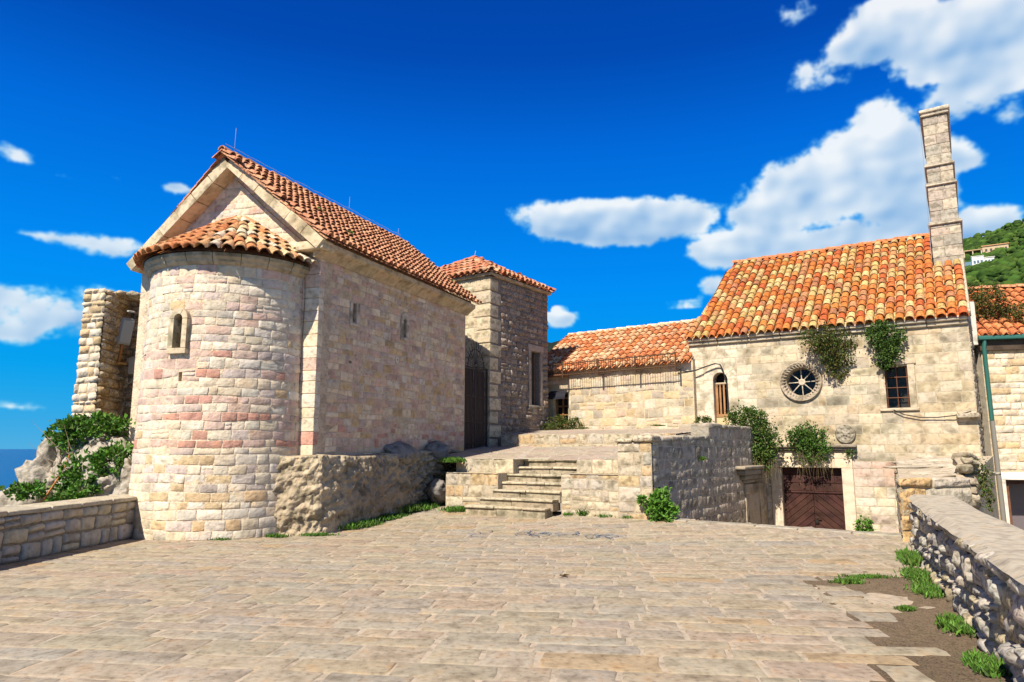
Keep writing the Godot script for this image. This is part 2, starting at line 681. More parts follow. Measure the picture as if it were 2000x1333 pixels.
func flat_poly(b: Buf, poly: PackedVector2Array, y: float, col: Color) -> void:
	var tri := Geometry2D.triangulate_polygon(poly)
	var ids := []
	for q in poly:
		ids.append(b.p(Vector3(q.x, y, q.y), col))
	for k in range(0, tri.size(), 3):
		var A := poly[tri[k]]
		var B := poly[tri[k + 1]]
		var C := poly[tri[k + 2]]
		if (B - A).cross(C - A) > 0:
			b.t(ids[tri[k]], ids[tri[k + 2]], ids[tri[k + 1]])
		else:
			b.t(ids[tri[k]], ids[tri[k + 1]], ids[tri[k + 2]])


# ------------------------------------------------------------------ sky
const CLOUDS := [  # azimuth, elevation, half width, half height (degrees), strength
	[28.5, 20.9, 4.63, 3.36, 1], [24.8, 19.3, 4.72, 3.14, 1], [21.7, 17.8, 3.41, 2.37, 1], [30.3, 17.7, 3.61, 3.2, 1], [18.5, 15.4, 4.1, 1.5, 0.9],
	[23.0, 15.0, 5.89, 1.92, 0.95], [28.0, 15.1, 5.43, 2.2, 0.95], [20.3, 19.9, 1.94, 1.33, 0.6], [16.8, 12.7, 1.78, 1.2, 0.75], [14.3, 11.5, 2.02, 0.57, 0.8],
	[33.4, 20.3, 1.86, 1.35, 0.75], [29.4, 23.9, 1.87, 1.03, 0.5], [35.7, 27.6, 4.53, 2.76, 1], [31.3, 29.5, 3.68, 1.89, 0.85], [28.8, 28.8, 2.45, 1.3, 0.7],
	[36.6, 24.5, 3.21, 2.2, 1], [38.1, 26.9, 2.56, 2.71, 1], [34.7, 23.7, 2.74, 1.46, 0.7], [37.8, 22.2, 1.68, 1.26, 0.7], [32.1, 25.4, 0.91, 0.46, 0.6],
	[7.8, 18.7, 7.7, 1.78, 0.95], [4.4, 18.8, 4.78, 1.63, 0.9], [12.5, 18.1, 3.34, 1.44, 0.8], [10.4, 17.2, 5.06, 0.89, 0.6], [3.9, 10.6, 1.19, 0.55, 0.7],
	[35.6, 15.5, 2.18, 1.29, 0.95], [34.2, 15.3, 1.8, 1.38, 0.9], [34.6, 19.7, 1.35, 0.87, 0.7], [-34.6, 9.6, 5.54, 1.8, 0.8], [-31.3, 10.3, 4.08, 1.44, 0.7],
	[-35.6, 8.1, 3.39, 1.03, 0.6], [-34.1, 14.4, 3.59, 0.59, 0.65], [-30.0, 14.4, 1.8, 0.87, 0.6], [-30.9, 18.9, 1.47, 0.42, 0.5], [-26.6, 19.1, 1.41, 0.44, 0.5],
	[-36.7, 19.4, 1.57, 0.59, 0.42], [-33.3, 18.6, 2.16, 0.55, 0.3], [-35.4, 2.9, 1.95, 0.41, 0.35], [24.4, 31.9, 1.53, 0.65, 0.3], [25.4, 27.2, 2.22, 1.03, 0.25]]
const SKY_AT := [0.0, 1.5, 6.0, 13.0, 24.0, 31.0, 45.0, 90.0]
const SKY_IS := [Color8(84, 176, 226), Color8(64, 172, 230), Color8(8, 162, 240), Color8(2, 143, 246), Color8(2, 106, 218), Color8(2, 76, 180), Color8(2, 58, 150), Color8(2, 44, 124)]


func cloud_field(az: float, el: float, all: Array) -> float:
	var f := 0.0
	for c in all:
		var dx: float = absf(az - c[0])
		if dx > 180:
			dx = 360 - dx
		dx /= c[2]
		if dx > 1.8:
			continue
		var dy: float = (el - c[1]) / c[3]
		if absf(dy) > 1.8:
			continue
		var r := dx * dx + dy * dy
		if r < 1.7:
			f = maxf(f, c[4] * (1.0 - r / 1.7))
	return f


func sky_part(img: Image, W: int, H: int, x0: int, x1: int, y0: int, y1: int, all: Array, n1: FastNoiseLite, n2: FastNoiseLite) -> void:
	# coarse field of the clouds, then per pixel noise at its edge
	var cw := int((x1 - x0) / 6.0) + 3
	var ch := int((y1 - y0) / 6.0) + 3
	var field := PackedFloat32Array()
	field.resize(cw * ch)
	for j in ch:
		for i in cw:
			var az := fposmod((x0 + i * 6.0) / W * 360.0 + 180.0, 360.0) - 180.0
			var el := 90.0 - (y0 + j * 6.0) / H * 180.0
			field[j * cw + i] = cloud_field(az, el, all)
	for y in range(y0, y1):
		var el := 90.0 - (y + .5) / H * 180.0
		var k := 0
		while k < SKY_AT.size() - 2 and el > SKY_AT[k + 1]:
			k += 1
		var air: Color = SKY_IS[k].lerp(SKY_IS[k + 1], clampf((el - SKY_AT[k]) / (SKY_AT[k + 1] - SKY_AT[k]), 0, 1))
		var gj := (y - y0) / 6
		var fy := (y - y0) / 6.0 - gj
		for x in range(x0, x1):
			var gi := (x - x0) / 6
			var fx := (x - x0) / 6.0 - gi
			var at := gj * cw + gi
			var f := (field[at] * (1 - fx) + field[at + 1] * fx) * (1 - fy) + (field[at + cw] * (1 - fx) + field[at + cw + 1] * fx) * fy
			if f < .01:
				img.set_pixel(x, y, air)
				continue
			var a := float(x) / W * TAU
			var px := cos(a) * 650.0
			var py := sin(a) * 650.0
			var pz := float(y) / H * 2042.0
			var nn := n1.get_noise_3d(px, pz * 1.25, py)
			var d := f * 1.12 + nn * 1.3 - .27
			var al := smoothstep(0.0, .3, d)
			if al <= 0.0:
				img.set_pixel(x, y, air)
				continue
			# shaded towards the lower edge, lit on the upper left of each billow
			var body := n2.get_noise_3d(px, pz * 1.3, py)
			var side := n2.get_noise_3d(cos(a - .011) * 650.0, (pz - 7.0) * 1.3, sin(a - .011) * 650.0)
			var up2 := maxi(0, at - 2 * cw)
			var dn2 := mini(field.size() - cw - 2, at + 2 * cw)
			var above := (field[up2] * (1 - fx) + field[up2 + 1] * fx) * (1 - fy) + (field[up2 + cw] * (1 - fx) + field[up2 + cw + 1] * fx) * fy
			var below := (field[dn2] * (1 - fx) + field[dn2 + 1] * fx) * (1 - fy) + (field[dn2 + cw] * (1 - fx) + field[dn2 + cw + 1] * fx) * fy
			var thick := smoothstep(.1, .8, d)
			var lit := clampf(.72 + (body - side) * 2.6 + nn * .3 + (below - above) * .5 - thick * .16, 0, 1)
			var c := Color8(140, 182, 226).lerp(Color8(251, 252, 253), lit)
			img.set_pixel(x, y, air.lerp(c, al * .95))


func make_sky() -> Texture2D:
	var all := CLOUDS.duplicate()
	var r2 := RandomNumberGenerator.new()
	r2.seed = 77
	for k in 120:    # the same kind of sky all round
		var az := r2.randf_range(46, 314)
		if az > 180:
			az -= 360
		var el := r2.randf_range(6, 40)
		var w := r2.randf_range(1.5, 8)
		for j in 3:
			all.append([az + r2.randf_range(-w, w), el + r2.randf_range(-1.4, 1.4), w * r2.randf_range(.5, 1), w * r2.randf_range(.18, .45), r2.randf_range(.5, 1)])
	for k in 26:
		all.append([r2.randf_range(-180, 180), r2.randf_range(42, 70), r2.randf_range(5, 14), r2.randf_range(2, 6), r2.randf_range(.4, .9)])
	var n1 := FastNoiseLite.new()
	n1.seed = 5
	n1.noise_type = FastNoiseLite.TYPE_PERLIN
	n1.frequency = .011
	n1.fractal_octaves = 6
	n1.fractal_gain = .63
	var n2 := FastNoiseLite.new()
	n2.seed = 9
	n2.noise_type = FastNoiseLite.TYPE_PERLIN
	n2.frequency = .009
	n2.fractal_octaves = 4
	var W := 4096
	var H := 2048
	var small := Image.create_empty(W / 4, H / 4, false, Image.FORMAT_RGBA8)
	small.fill(SKY_IS[0])
	sky_part(small, W / 4, H / 4, 0, W / 4, 0, H / 8 + 2, all, n1, n2)
	small.resize(W, H, Image.INTERPOLATE_BILINEAR)
	sky_part(small, W, H, 0, 480, 590, 1030, all, n1, n2)
	sky_part(small, W, H, W - 480, W, 590, 1030, all, n1, n2)
	return ImageTexture.create_from_image(small)


# ------------------------------------------------------------------ materials
func ntex(freq: float, oct: int, stops: Array, type := FastNoiseLite.TYPE_PERLIN, size := 512, sd := 1, cell := -1) -> NoiseTexture2D:
	var n := FastNoiseLite.new()
	n.noise_type = type
	n.frequency = freq
	n.fractal_octaves = oct
	n.seed = sd
	if cell >= 0:
		n.cellular_return_type = cell
	var g := Gradient.new()
	var offs := PackedFloat32Array()
	var cols := PackedColorArray()
	for s in stops:
		offs.append(s[0])
		cols.append(s[1] if s[1] is Color else Color(s[1], s[1], s[1]))
	g.offsets = offs
	g.colors = cols
	var t := NoiseTexture2D.new()
	t.width = size
	t.height = size
	t.seamless = true
	t.seamless_blend_skirt = .2
	t.noise = n
	t.color_ramp = g
	return t


func mat(called: String, col: Color, rough: float, tex: Texture2D = null, scale := 1.0, bump: Texture2D = null, cm := .5, second: Texture2D = null, scale2 := .25) -> StandardMaterial3D:
	var m := StandardMaterial3D.new()
	m.resource_name = called
	m.albedo_color = col.linear_to_srgb()
	m.roughness = rough
	m.metallic_specular = .3
	m.vertex_color_use_as_albedo = true
	m.uv1_triplanar = true
	m.uv1_world_triplanar = true
	m.uv1_scale = Vector3.ONE * scale
	m.uv1_triplanar_sharpness = 3.0
	if tex:
		m.albedo_texture = tex
	if bump:
		m.heightmap_enabled = true
		m.heightmap_texture = bump
		m.heightmap_scale = cm
	if second:
		m.detail_enabled = true
		m.detail_albedo = second
		m.detail_blend_mode = BaseMaterial3D.BLEND_MODE_MUL
		m.detail_uv_layer = BaseMaterial3D.DETAIL_UV_2
		m.uv2_triplanar = true
		m.uv2_world_triplanar = true
		m.uv2_scale = Vector3.ONE * scale2
		m.uv2_triplanar_sharpness = 3.0
	return m


func make_materials() -> void:
	var W := Color.WHITE
	var grain := ntex(.018, 6, [[0, .74], [.35, .93], [.6, .98], [1, 1.0]], FastNoiseLite.TYPE_PERLIN, 512, 3)
	var patch := ntex(.012, 5, [[0, Color(.80, .78, .75)], [.42, Color(.97, .95, .92)], [.6, Color(1, .99, .97)], [1, Color(1, .93, .84)]], FastNoiseLite.TYPE_SIMPLEX_SMOOTH, 512, 4)
	var lich := ntex(.03, 6, [[0, Color(.55, .55, .53)], [.34, Color(.72, .71, .68)], [.46, Color(.93, .92, .89)], [.6, Color(1, .99, .96)], [1, 1.0]], FastNoiseLite.TYPE_PERLIN, 512, 6)
	var lich2 := ntex(.011, 5, [[0, Color(.60, .58, .54)], [.38, Color(.84, .82, .77)], [.52, Color(1, .98, .95)], [1, Color(1, .95, .88)]], FastNoiseLite.TYPE_PERLIN, 512, 16)
	var streak := ntex(.014, 5, [[0, Color(.80, .78, .74)], [.38, Color(.95, .94, .91)], [.55, Color(1, 1, .98)], [.8, Color(1, .96, .90)], [1, Color(.95, .87, .77)]], FastNoiseLite.TYPE_PERLIN, 512, 8)
	var hfine := ntex(.03, 6, [[0, 0.0], [1, 1.0]], FastNoiseLite.TYPE_PERLIN, 512, 11)
	var hrough := ntex(.016, 6, [[0, 0.0], [1, 1.0]], FastNoiseLite.TYPE_PERLIN, 512, 12)
	var flake := ntex(.02, 5, [[0, 0.0], [.38, .3], [.42, .55], [.56, .6], [.6, .85], [1, 1.0]], FastNoiseLite.TYPE_PERLIN, 512, 13)
	var clay := ntex(.02, 6, [[0, .66], [.38, .9], [.6, 1.0], [1, 1.0]], FastNoiseLite.TYPE_PERLIN, 512, 21)
	var claydirt := ntex(.03, 6, [[0, Color(.55, .53, .5)], [.30, Color(.80, .77, .73)], [.42, Color(.99, .98, .96)], [1, 1.0]], FastNoiseLite.TYPE_PERLIN, 512, 22)
	var ripple := ntex(.02, 4, [[0, 0.0], [1, 1.0]], FastNoiseLite.TYPE_SIMPLEX_SMOOTH, 512, 31)
	var green := ntex(.02, 6, [[0, Color(.40, .46, .34)], [.45, Color(.8, .84, .7)], [1, Color(1, 1, .85)]], FastNoiseLite.TYPE_PERLIN, 512, 41)
	var pits := ntex(.05, 3, [[0, .3], [.3, .75], [.45, 1.0], [1, 1.0]], FastNoiseLite.TYPE_PERLIN, 512, 14)
	M.stone = mat("stone", W, .92, grain, .9, hfine, 1.1, patch, .31)
	M.ashlar = mat("ashlar", W, .92, lich2, .42, hfine, .9, grain, 1.1)
	M.weathered = mat("weathered stone", W, .95, lich, 1.3, hrough, 1.3, patch, .4)
	M.grey = mat("grey stone", W, .96, grain, 1.2, hrough, 2.0, lich2, .55)
	M.paving = mat("paving", W, .85, streak, .6, flake, .45, grain, 1.7)
	M.old = mat("old stone", W, .95, lich2, .95, hrough, 1.3, grain, 1.7)
	M.joint = mat("joint mortar", W, .96, grain, 1.1, hfine, .5, patch, .6)
	M.mortar = mat("lime mortar", W, .97, grain, 1.6, hfine, 1.2, patch, .5)
	M.rock = mat("rock", W, .95, grain, .8, hrough, 4.0, lich2, .7)
	M.tile = mat("clay tile", W, .85, clay, 1.3, hfine, .5, claydirt, .9)
	M.wood = mat("wood", W, .62, ntex(.02, 4, [[0, .6], [.5, .9], [1, 1.0]], FastNoiseLite.TYPE_PERLIN, 256, 51), .8, hfine, .3)
	M.iron = mat("iron", W, .55)
	M.iron.metallic = .35
	M.plastic = mat("plastic", W, .45)
	M.leaf = mat("leaf", W, .55)
	M.leaf.backlight_enabled = true
	M.leaf.backlight = Color(.5, .6, .3)
	M.bark = mat("bark", W, .9)
	M.soil = mat("soil", W, .97, grain, 1.3, hrough, 1.2, pits, 2.3)
	M.plaster = mat("plaster", W, .9, patch, .5, hfine, .4)
	M.hill = mat("hillside", W, .95, green, .02)
	M.dark = mat("dark room", W, .9)
	var sea := mat("sea", W, .32, null, 1.0, ripple, 34.0)
	sea.uv1_scale = Vector3.ONE * .045
	sea.metallic_specular = .22
	M.sea = sea
	var g := StandardMaterial3D.new()
	g.resource_name = "glass"
	g.albedo_color = Color(.2, .22, .23, .05)
	g.transparency = BaseMaterial3D.TRANSPARENCY_ALPHA
	g.roughness = .06
	g.metallic_specular = .3
	M.glass = g


# ------------------------------------------------------------------ colours (linear)
const CREAM := Color(.68, .585, .45)
const PALE := Color(.70, .625, .515)
const SGREY := Color(.62, .57, .50)
const PINK := Color(.60, .45, .385)
const RED := Color(.53, .30, .24)
const TAN := Color(.60, .46, .29)
const LILAC := Color(.57, .485, .44)
const MORTAR := Color(.69, .58, .44)


func pal_apse(_s: float, y: float) -> Color:
	var r := rng.randf()
	if y < 1.55:
		return tint(pick([CREAM, CREAM, TAN, SGREY, PALE, CREAM, TAN, SGREY, PALE, LILAC]), .12)
	if absf(y - 1.74) < .1:
		return tint(RED if r < .45 else (PINK if r < .8 else CREAM), .1)
	if absf(y - 2.16) < .1:
		return tint(RED if r < .3 else (PINK if r < .85 else LILAC), .1)
	if absf(y - 2.52) < .1:
		return tint(PINK if r < .7 else (RED if r < .85 else LILAC), .1)
	if absf(y - 2.74) < .1:
		return tint(CREAM, .07)
	if absf(y - 2.94) < .1 or absf(y - 3.3) < .1:
		return tint(pick([PINK, LILAC, PINK, LILAC, RED]), .08)
	return tint(pick([PALE, SGREY, CREAM, PALE, PINK, LILAC, SGREY, CREAM, PALE, TAN if r < .5 else PALE, PINK]), .1)


func pal_nave(_s: float, y: float) -> Color:
	var r := rng.randf()
	if absf(y - 1.9) < .22 and r < .5:
		return tint(pick([PINK, RED, PINK]), .1)
	var c: Color = pick([PINK, LILAC, CREAM, SGREY, PINK, CREAM, TAN, LILAC, PALE])
	return tint(Color(c.r * .98, c.g * .92, c.b * .86), .14)


func pal_church(s: float, y: float) -> Color:
	if s < 1.9:
		return tint(pick([Color(.66, .60, .49), Color(.70, .64, .53), Color(.64, .57, .46)]), .06)
	if y < 1.2:
		return tint(pick([SGREY, PALE, PINK, LILAC, SGREY, CREAM]), .1)
	return tint(pick([Color(.57, .49, .36), Color(.60, .52, .40), Color(.54, .45, .32), Color(.56, .50, .40), Color(.47, .42, .34)]), .09)


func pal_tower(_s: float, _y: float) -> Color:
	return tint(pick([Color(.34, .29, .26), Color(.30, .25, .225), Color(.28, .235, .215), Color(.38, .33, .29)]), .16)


func pal_low(_s: float, _y: float) -> Color:
	return tint(pick([Color(.55, .46, .33), Color(.57, .50, .39), Color(.52, .42, .27), Color(.47, .41, .33), Color(.55, .44, .36), Color(.60, .54, .44), Color(.42, .37, .30)]), .12)


func pal_grey(_s: float, _y: float) -> Color:
	return tint(pick([Color(.50, .44, .365), Color(.46, .40, .335), Color(.54, .475, .39), Color(.48, .415, .345)]), .12)


func pal_parapet(_s: float, _y: float) -> Color:
	return tint(pick([Color(.46, .42, .35), Color(.42, .39, .34), Color(.50, .44, .33), Color(.44, .41, .37), Color(.40, .38, .34)]), .1)


func pal_rubble(_s: float, _y: float) -> Color:
	return tint(pick([Color(.46, .44, .42), Color(.42, .41, .40), Color(.50, .48, .45), Color(.45, .43, .42), Color(.44, .39, .29)]), .12)


func pal_terrace(_s: float, _y: float) -> Color:
	return tint(pick([Color(.50, .44, .33), Color(.46, .41, .33), Color(.54, .48, .37), Color(.50, .38, .24), Color(.48, .44, .38)]), .12)


func pal_stair(_s: float, _y: float) -> Color:
	return tint(Color(.50, .45, .345), .06)


const CLAYS := [Color(.55, .20, .07), Color(.60, .25, .095), Color(.50, .155, .06), Color(.58, .29, .13)]


func clay_church(_a: float, _b: float) -> Color:
	var r := rng.randf()
	if r < .33:
		return pick([Color(.58, .42, .17), Color(.62, .47, .22), Color(.54, .36, .14), Color(.56, .37, .17)])
	if r < .72:
		return pick([Color(.56, .19, .05), Color(.58, .22, .06), Color(.54, .165, .05)])
	return pick([Color(.50, .12, .04), Color(.42, .185, .09), Color(.53, .26, .12)])


func clay_chapel(_a: float, _b: float) -> Color:
	return pick([Color(.54, .265, .15), Color(.51, .24, .14), Color(.56, .295, .175), Color(.50, .225, .13), Color(.55, .29, .17)])


func clay_apse(a: float, _b: float) -> Color:
	if a > .62:
		return pick([Color(.56, .33, .17), Color(.62, .47, .28), Color(.55, .28, .14), Color(.66, .56, .42), Color(.52, .22, .09)])
	return pick([Color(.54, .21, .085), Color(.56, .24, .10), Color(.50, .20, .09), Color(.52, .27, .13)])


func clay_low(_a: float, _b: float) -> Color:
	return pick([Color(.64, .23, .09), Color(.66, .27, .12), Color(.60, .20, .08), Color(.68, .40, .22), Color(.70, .48, .28), Color(.66, .36, .20)])


func clay_tower(_a: float, _b: float) -> Color:
	return pick([Color(.58, .20, .10), Color(.56, .24, .13), Color(.60, .29, .17), Color(.60, .36, .22)])


const GREENS := [Color(.06, .115, .022), Color(.08, .145, .028), Color(.045, .085, .018), Color(.10, .155, .035)]
const FRESH := [Color(.085, .20, .025), Color(.11, .24, .03), Color(.065, .16, .02), Color(.13, .26, .045)]
const OLIVE := [Color(.10, .105, .025), Color(.085, .08, .022), Color(.13, .12, .035), Color(.075, .085, .02), Color(.11, .075, .03)]


# ------------------------------------------------------------------ the plan (x, z)
const C0 := Vector2(-3.88, -13.7)                   # right front corner of the chapel
const AX := Vector2(.3907, -.9205)                  # along its nave
const BS := Vector2(.9205, .3907)                   # out of its right wall
const TG := Vector2(.951, .309)                     # along its gable
const P0 := Vector2(-1.78, -19.13)                  # left foot of the terrace wall
const ST := Vector2(.875, .484)                     # along the terrace wall
const SW := Vector2(.484, -.875)                    # into the terrace
const CHL := Vector2(5.57, -21.68)
const CHR := Vector2(11.77, -17.67)
const CK := .93                                     # unit of the church


func v3(p: Vector2, y: float) -> Vector3:
	return Vector3(p.x, y, p.y)


func sp(s: float, w: float) -> Vector2:
	return P0 + ST * s + SW * w


const SK := .87                                     # unit of the steps and the lower terrace wall
const S0 := Vector2(-1.55, -16.63)


func sq(s: float, w: float) -> Vector2:
	return S0 + (ST * s + SW * w) * SK


func sy(y: float) -> float:
	return .208 + y * SK


func gy(x: float, z: float) -> float:               # the paving rises a little towards the steps
	var q := .484 * x - .875 * z
	return .01136 * pow(maxf(0, q - 9.5), 2)


func church_frame() -> Dictionary:
	return fr(CHL, CHR, .112, CK)


func low_frame() -> Dictionary:
	return fr(Vector2(.958, -24.82), Vector2(5.356, -21.6), -.048, 1.03)


func grey_frame() -> Dictionary:
	return fr(Vector2(2.86, -14.3), Vector2(7.35, -20.5), .16, .9)


func build_setting() -> void:
	var b := Buf.new()
	b.face(Vector3(-30000, -22, 200), Vector3(30000, -22, 200), Vector3(30000, -22, -42000), Vector3(-30000, -22, -42000), Color(.004, .085, .22))
	setting(put(b, "sea", M.sea, self, false), "deep blue open sea reaching the horizon")
	# town ground: lane level, its cliff towards the sea
	var land := PackedVector2Array([Vector2(-9.6, 30), Vector2(-9.2, 6), Vector2(-9.4, -6), Vector2(-9.0, -12), Vector2(-11.2, -15.5), Vector2(-11.6, -19), Vector2(-9.5, -26), Vector2(-7, -45), Vector2(0, -90), Vector2(30, -170), Vector2(420, -170), Vector2(420, 30)])
	b = Buf.new()
	flat_poly(b, land, -1.36, Color(.34, .30, .235))
	setting(put(b, "ground", M.soil, self, false), "stony ground at lane level under the walls")
	b = Buf.new()
	var n := 0
	for k in 9:
		var A := land[k]
		var B := land[k + 1]
		var m := maxi(2, int((B - A).length() / 1.2))
		for j in m:
			var q0 := A.lerp(B, float(j) / m)
			var q1 := A.lerp(B, float(j + 1) / m)
			for r in 12:
				var y0 := -1.36 - r * 1.8
				var y1 := -1.36 - (r + 1) * 1.8
				var pts := []
				for e in [[q0, y0], [q0, y1], [q1, y1], [q1, y0]]:
					var out: float = (-1.36 - e[1]) * .28
					var o3 := v3(e[0], e[1]) + Vector3(-out, 0, 0)
					o3.x += nr.get_noise_3d(o3.y * 22, e[0].x * 20, e[0].y * 20) * 1.1 if e[1] < -1.4 else 0.0
					pts.append(o3)
				b.face(pts[0], pts[1], pts[2], pts[3], Color(.40, .36, .30))
		n += 1
	setting(put(b, "cliff", M.rock, self, false), "rocky cliff falling to the sea")
	build_pavement()
	build_paint()
	build_hill()


func paver(b: Buf, poly: PackedVector2Array, y: float, col: Color, tilt: Vector2) -> void:
	if not Geometry2D.is_polygon_clockwise(poly):
		poly.reverse()
	var n := poly.size()
	var c := Vector2.ZERO
	for q in poly:
		c += q / n
	var top := []
	var rim := []
	var ctr := b.p(Vector3(c.x, gy(c.x, c.y) + y + rr(-.002, .003), c.y), col)
	for q in poly:
		var d := (c - q).normalized()
		var e := q + d * rr(.012, .03)
		top.append(b.p(Vector3(e.x, gy(e.x, e.y) + y + (e - c).dot(tilt) + rr(-.002, .002), e.y), col))
		rim.append(b.p(Vector3(q.x, gy(q.x, q.y) - .010, q.y), col))
	for k in n:
		var j := (k + 1) % n
		b.t(ctr, top[k], top[j])
		b.q(top[k], rim[k], rim[j], top[j])


func build_pavement() -> void:
	var region := PackedVector2Array([Vector2(-7.75, 5), Vector2(-7.55, -4), Vector2(-7.1, -10), Vector2(-6.8, -14.2), Vector2(-4.4, -15.2), Vector2(-3.7, -14.6), Vector2(-2.2, -17.6), Vector2(-1.3, -17.0), Vector2(2.8, -14.5), Vector2(6.72, -11.8), Vector2(6.2, -10.6), Vector2(2.0, -1.5), Vector2(1.6, 5)])
	var dirt := PackedVector2Array([Vector2(5.6, -9.4), Vector2(4.6, -9.2), Vector2(3.75, -8.8), Vector2(4.1, -8.3), Vector2(3.75, -7.85), Vector2(3.85, -7.3), Vector2(3.55, -6.7), Vector2(3.3, -5.9), Vector2(2.95, -5.1), Vector2(2.6, -4.2), Vector2(2.0, -2.6), Vector2(1.9, 0), Vector2(1.6, 5), Vector2(3.0, 5), Vector2(3.3, -3.6), Vector2(6.2, -9.7)])
	var b := Buf.new()
	# bed of mortar under the slabs
	var g := .3
	var ids := {}
	var jc := Color(.42, .36, .29)
	for i in range(-26, 24):
		for j in range(-18, 61):
			var c := Vector2((i + .5) * g, -(j + .5) * g)
			if not Geometry2D.is_point_in_polygon(c, region):
				continue
			var q := []
			for e in [[i, j], [i + 1, j], [i + 1, j + 1], [i, j + 1]]:
				if not ids.has(e):
					ids[e] = b.p(Vector3(e[0] * g, gy(e[0] * g, -e[1] * g) - .007, -e[1] * g), jc)
				q.append(ids[e])
			b.q(q[0], q[1], q[2], q[3])
	# the edge towards the lane
	var edge := [Vector2(2.6, -14.63), Vector2(6.72, -11.8), Vector2(6.2, -10.6)]
	for k in 2:
		b.face(v3(edge[k], -1.36), v3(edge[k + 1], -1.36), v3(edge[k + 1], gy(edge[k + 1].x, edge[k + 1].y) - .01), v3(edge[k], gy(edge[k].x, edge[k].y) - .01), Color(.42, .37, .3))
	var pv := put(b, "pavement", M.joint, self, false)
	setting(pv, "terrace paved with worn tan and grey stone slabs")
	# kerb stones along that edge
	for k in 2:
		var A: Vector2 = edge[k]
		var B: Vector2 = edge[k + 1]
		var dirn := (B - A).normalized()
		var inn := Vector2(dirn.y, -dirn.x)
		if inn.dot(Vector2(-1, 1)) < 0:
			inn = -inn
		var s := 0.0
		var L := (B - A).length()
		while s < L - .05:
			var e := minf(L, s + rr(.7, 1.3))
			var c := A + dirn * (s + e) / 2 + inn * .1
			var bb := Buf.new()
			rbox(bb, v3(c, gy(c.x, c.y) - .085), v3(dirn, 0) * ((e - s) / 2 - .006), Vector3.UP * .1, v3(inn, 0) * .15, .02, tint(Color(.36, .325, .27), .1), .006)
			put(bb, "kerb_stone", M.paving, pv)
			s = e
	var yaw := deg_to_rad(7.5)
	var u := Vector2(cos(yaw), sin(yaw))
	var w := Vector2(sin(yaw), -cos(yaw))
	var recs := []
	var r := -6.0
	while r < 21:
		var h := rr(.25, .42)
		var s := rr(-13, -12.4)
		var drift := rr(-.02, .02)
		while s < 11:
			var l := rr(.42, .98)
			if rng.randf() < .15:
				l *= .6
			var gg := rr(.004, .012)
			var gs := rr(.008, .024)
			var mid := u * (s + l / 2) + w * (r + h / 2)
			if mid.x > -9 and mid.x < 9 and mid.y > -20.5 and mid.y < 3.5 and not Geometry2D.is_point_in_polygon(mid, dirt):
				var cell := PackedVector2Array()
				var cs := [[s + gs, r + gg], [s + l * .5, r + gg], [s + l - gs, r + gg], [s + l - gs, r + h * .5], [s + l - gs, r + h - gg], [s + l * .5, r + h - gg], [s + gs, r + h - gg], [s + gs, r + h * .5]]
				for e in cs:
					cell.append(u * (e[0] + rr(-.014, .014)) + w * (e[1] + drift * .3 + rr(-.011, .011)))
				for piece in Geometry2D.intersect_polygons(cell, region):
					var ar := 0.0
					for k in piece.size():
						ar += piece[k].cross(piece[(k + 1) % piece.size()]) / 2
					if absf(ar) > .015:
						var c3 := Vector3(mid.x, 0, mid.y)
						var dist := (EYE - c3).length()
						var vis := 1.0 if mid.y < -4.6 else .01
						recs.append([piece, absf(ar) * vis / pow(dist, 3.0)])
			s += l
		r += h
	recs.sort_custom(func(a, c): return a[1] > c[1])
	var rest := Buf.new()
	var k := 0
	var cols := [Color(.345, .29, .225), Color(.355, .295, .225), Color(.34, .29, .235), Color(.36, .295, .22), Color(.325, .285, .24), Color(.355, .285, .225), Color(.345, .295, .235), Color(.37, .315, .24)]
	for rec in recs:
		var col := tint(pick(cols), .07, .03)
		if rng.randf() < .03:
			col = Color(.37, .28, .185)
		var bb := Buf.new() if k < 300 else rest
		paver(bb, rec[0], rr(.0, .006), col, Vector2(rr(-.008, .008), rr(-.008, .008)))
		if k < 300:
			put(bb, "paving_stone", M.paving, pv)
		k += 1
	var o := put(rest, "far_paving_stones", M.paving, pv)
	o.set_meta("kind", "stuff")
	# bare soil along the rubble wall
	b = Buf.new()
	var nx := 40
	var nyy := 110
	for j in nyy + 1:
		var z := lerpf(5, -9.9, float(j) / nyy)
		var x1 := 3.5 + (-z - 5.1) * .457 + .35
		var x0 := x1 - 2.5
		for i in nx + 1:
			var x := lerpf(x0, x1, float(i) / nx)
			var y := gy(x, z) - .002 + nz.get_noise_2d(x * 60, z * 60) * .018
			if not Geometry2D.is_point_in_polygon(Vector2(x, z), dirt):
				y = gy(x, z) - .003 if Geometry2D.is_point_in_polygon(Vector2(x + .5, z), dirt) or Geometry2D.is_point_in_polygon(Vector2(x, z + .35), dirt) else gy(x, z) - .03
			b.p(Vector3(x, y, z), Color(.15, .108, .07) * (1.0 + .3 * nz.get_noise_2d(x * 25 + 90, z * 25)))
	for j in nyy:
		for i in nx:
			var a := j * (nx + 1) + i
			b.q(a, a + 1, a + nx + 2, a + nx + 1)
	setting(put(b, "soil", M.soil), "strip of bare brown soil at the foot of the rubble wall")


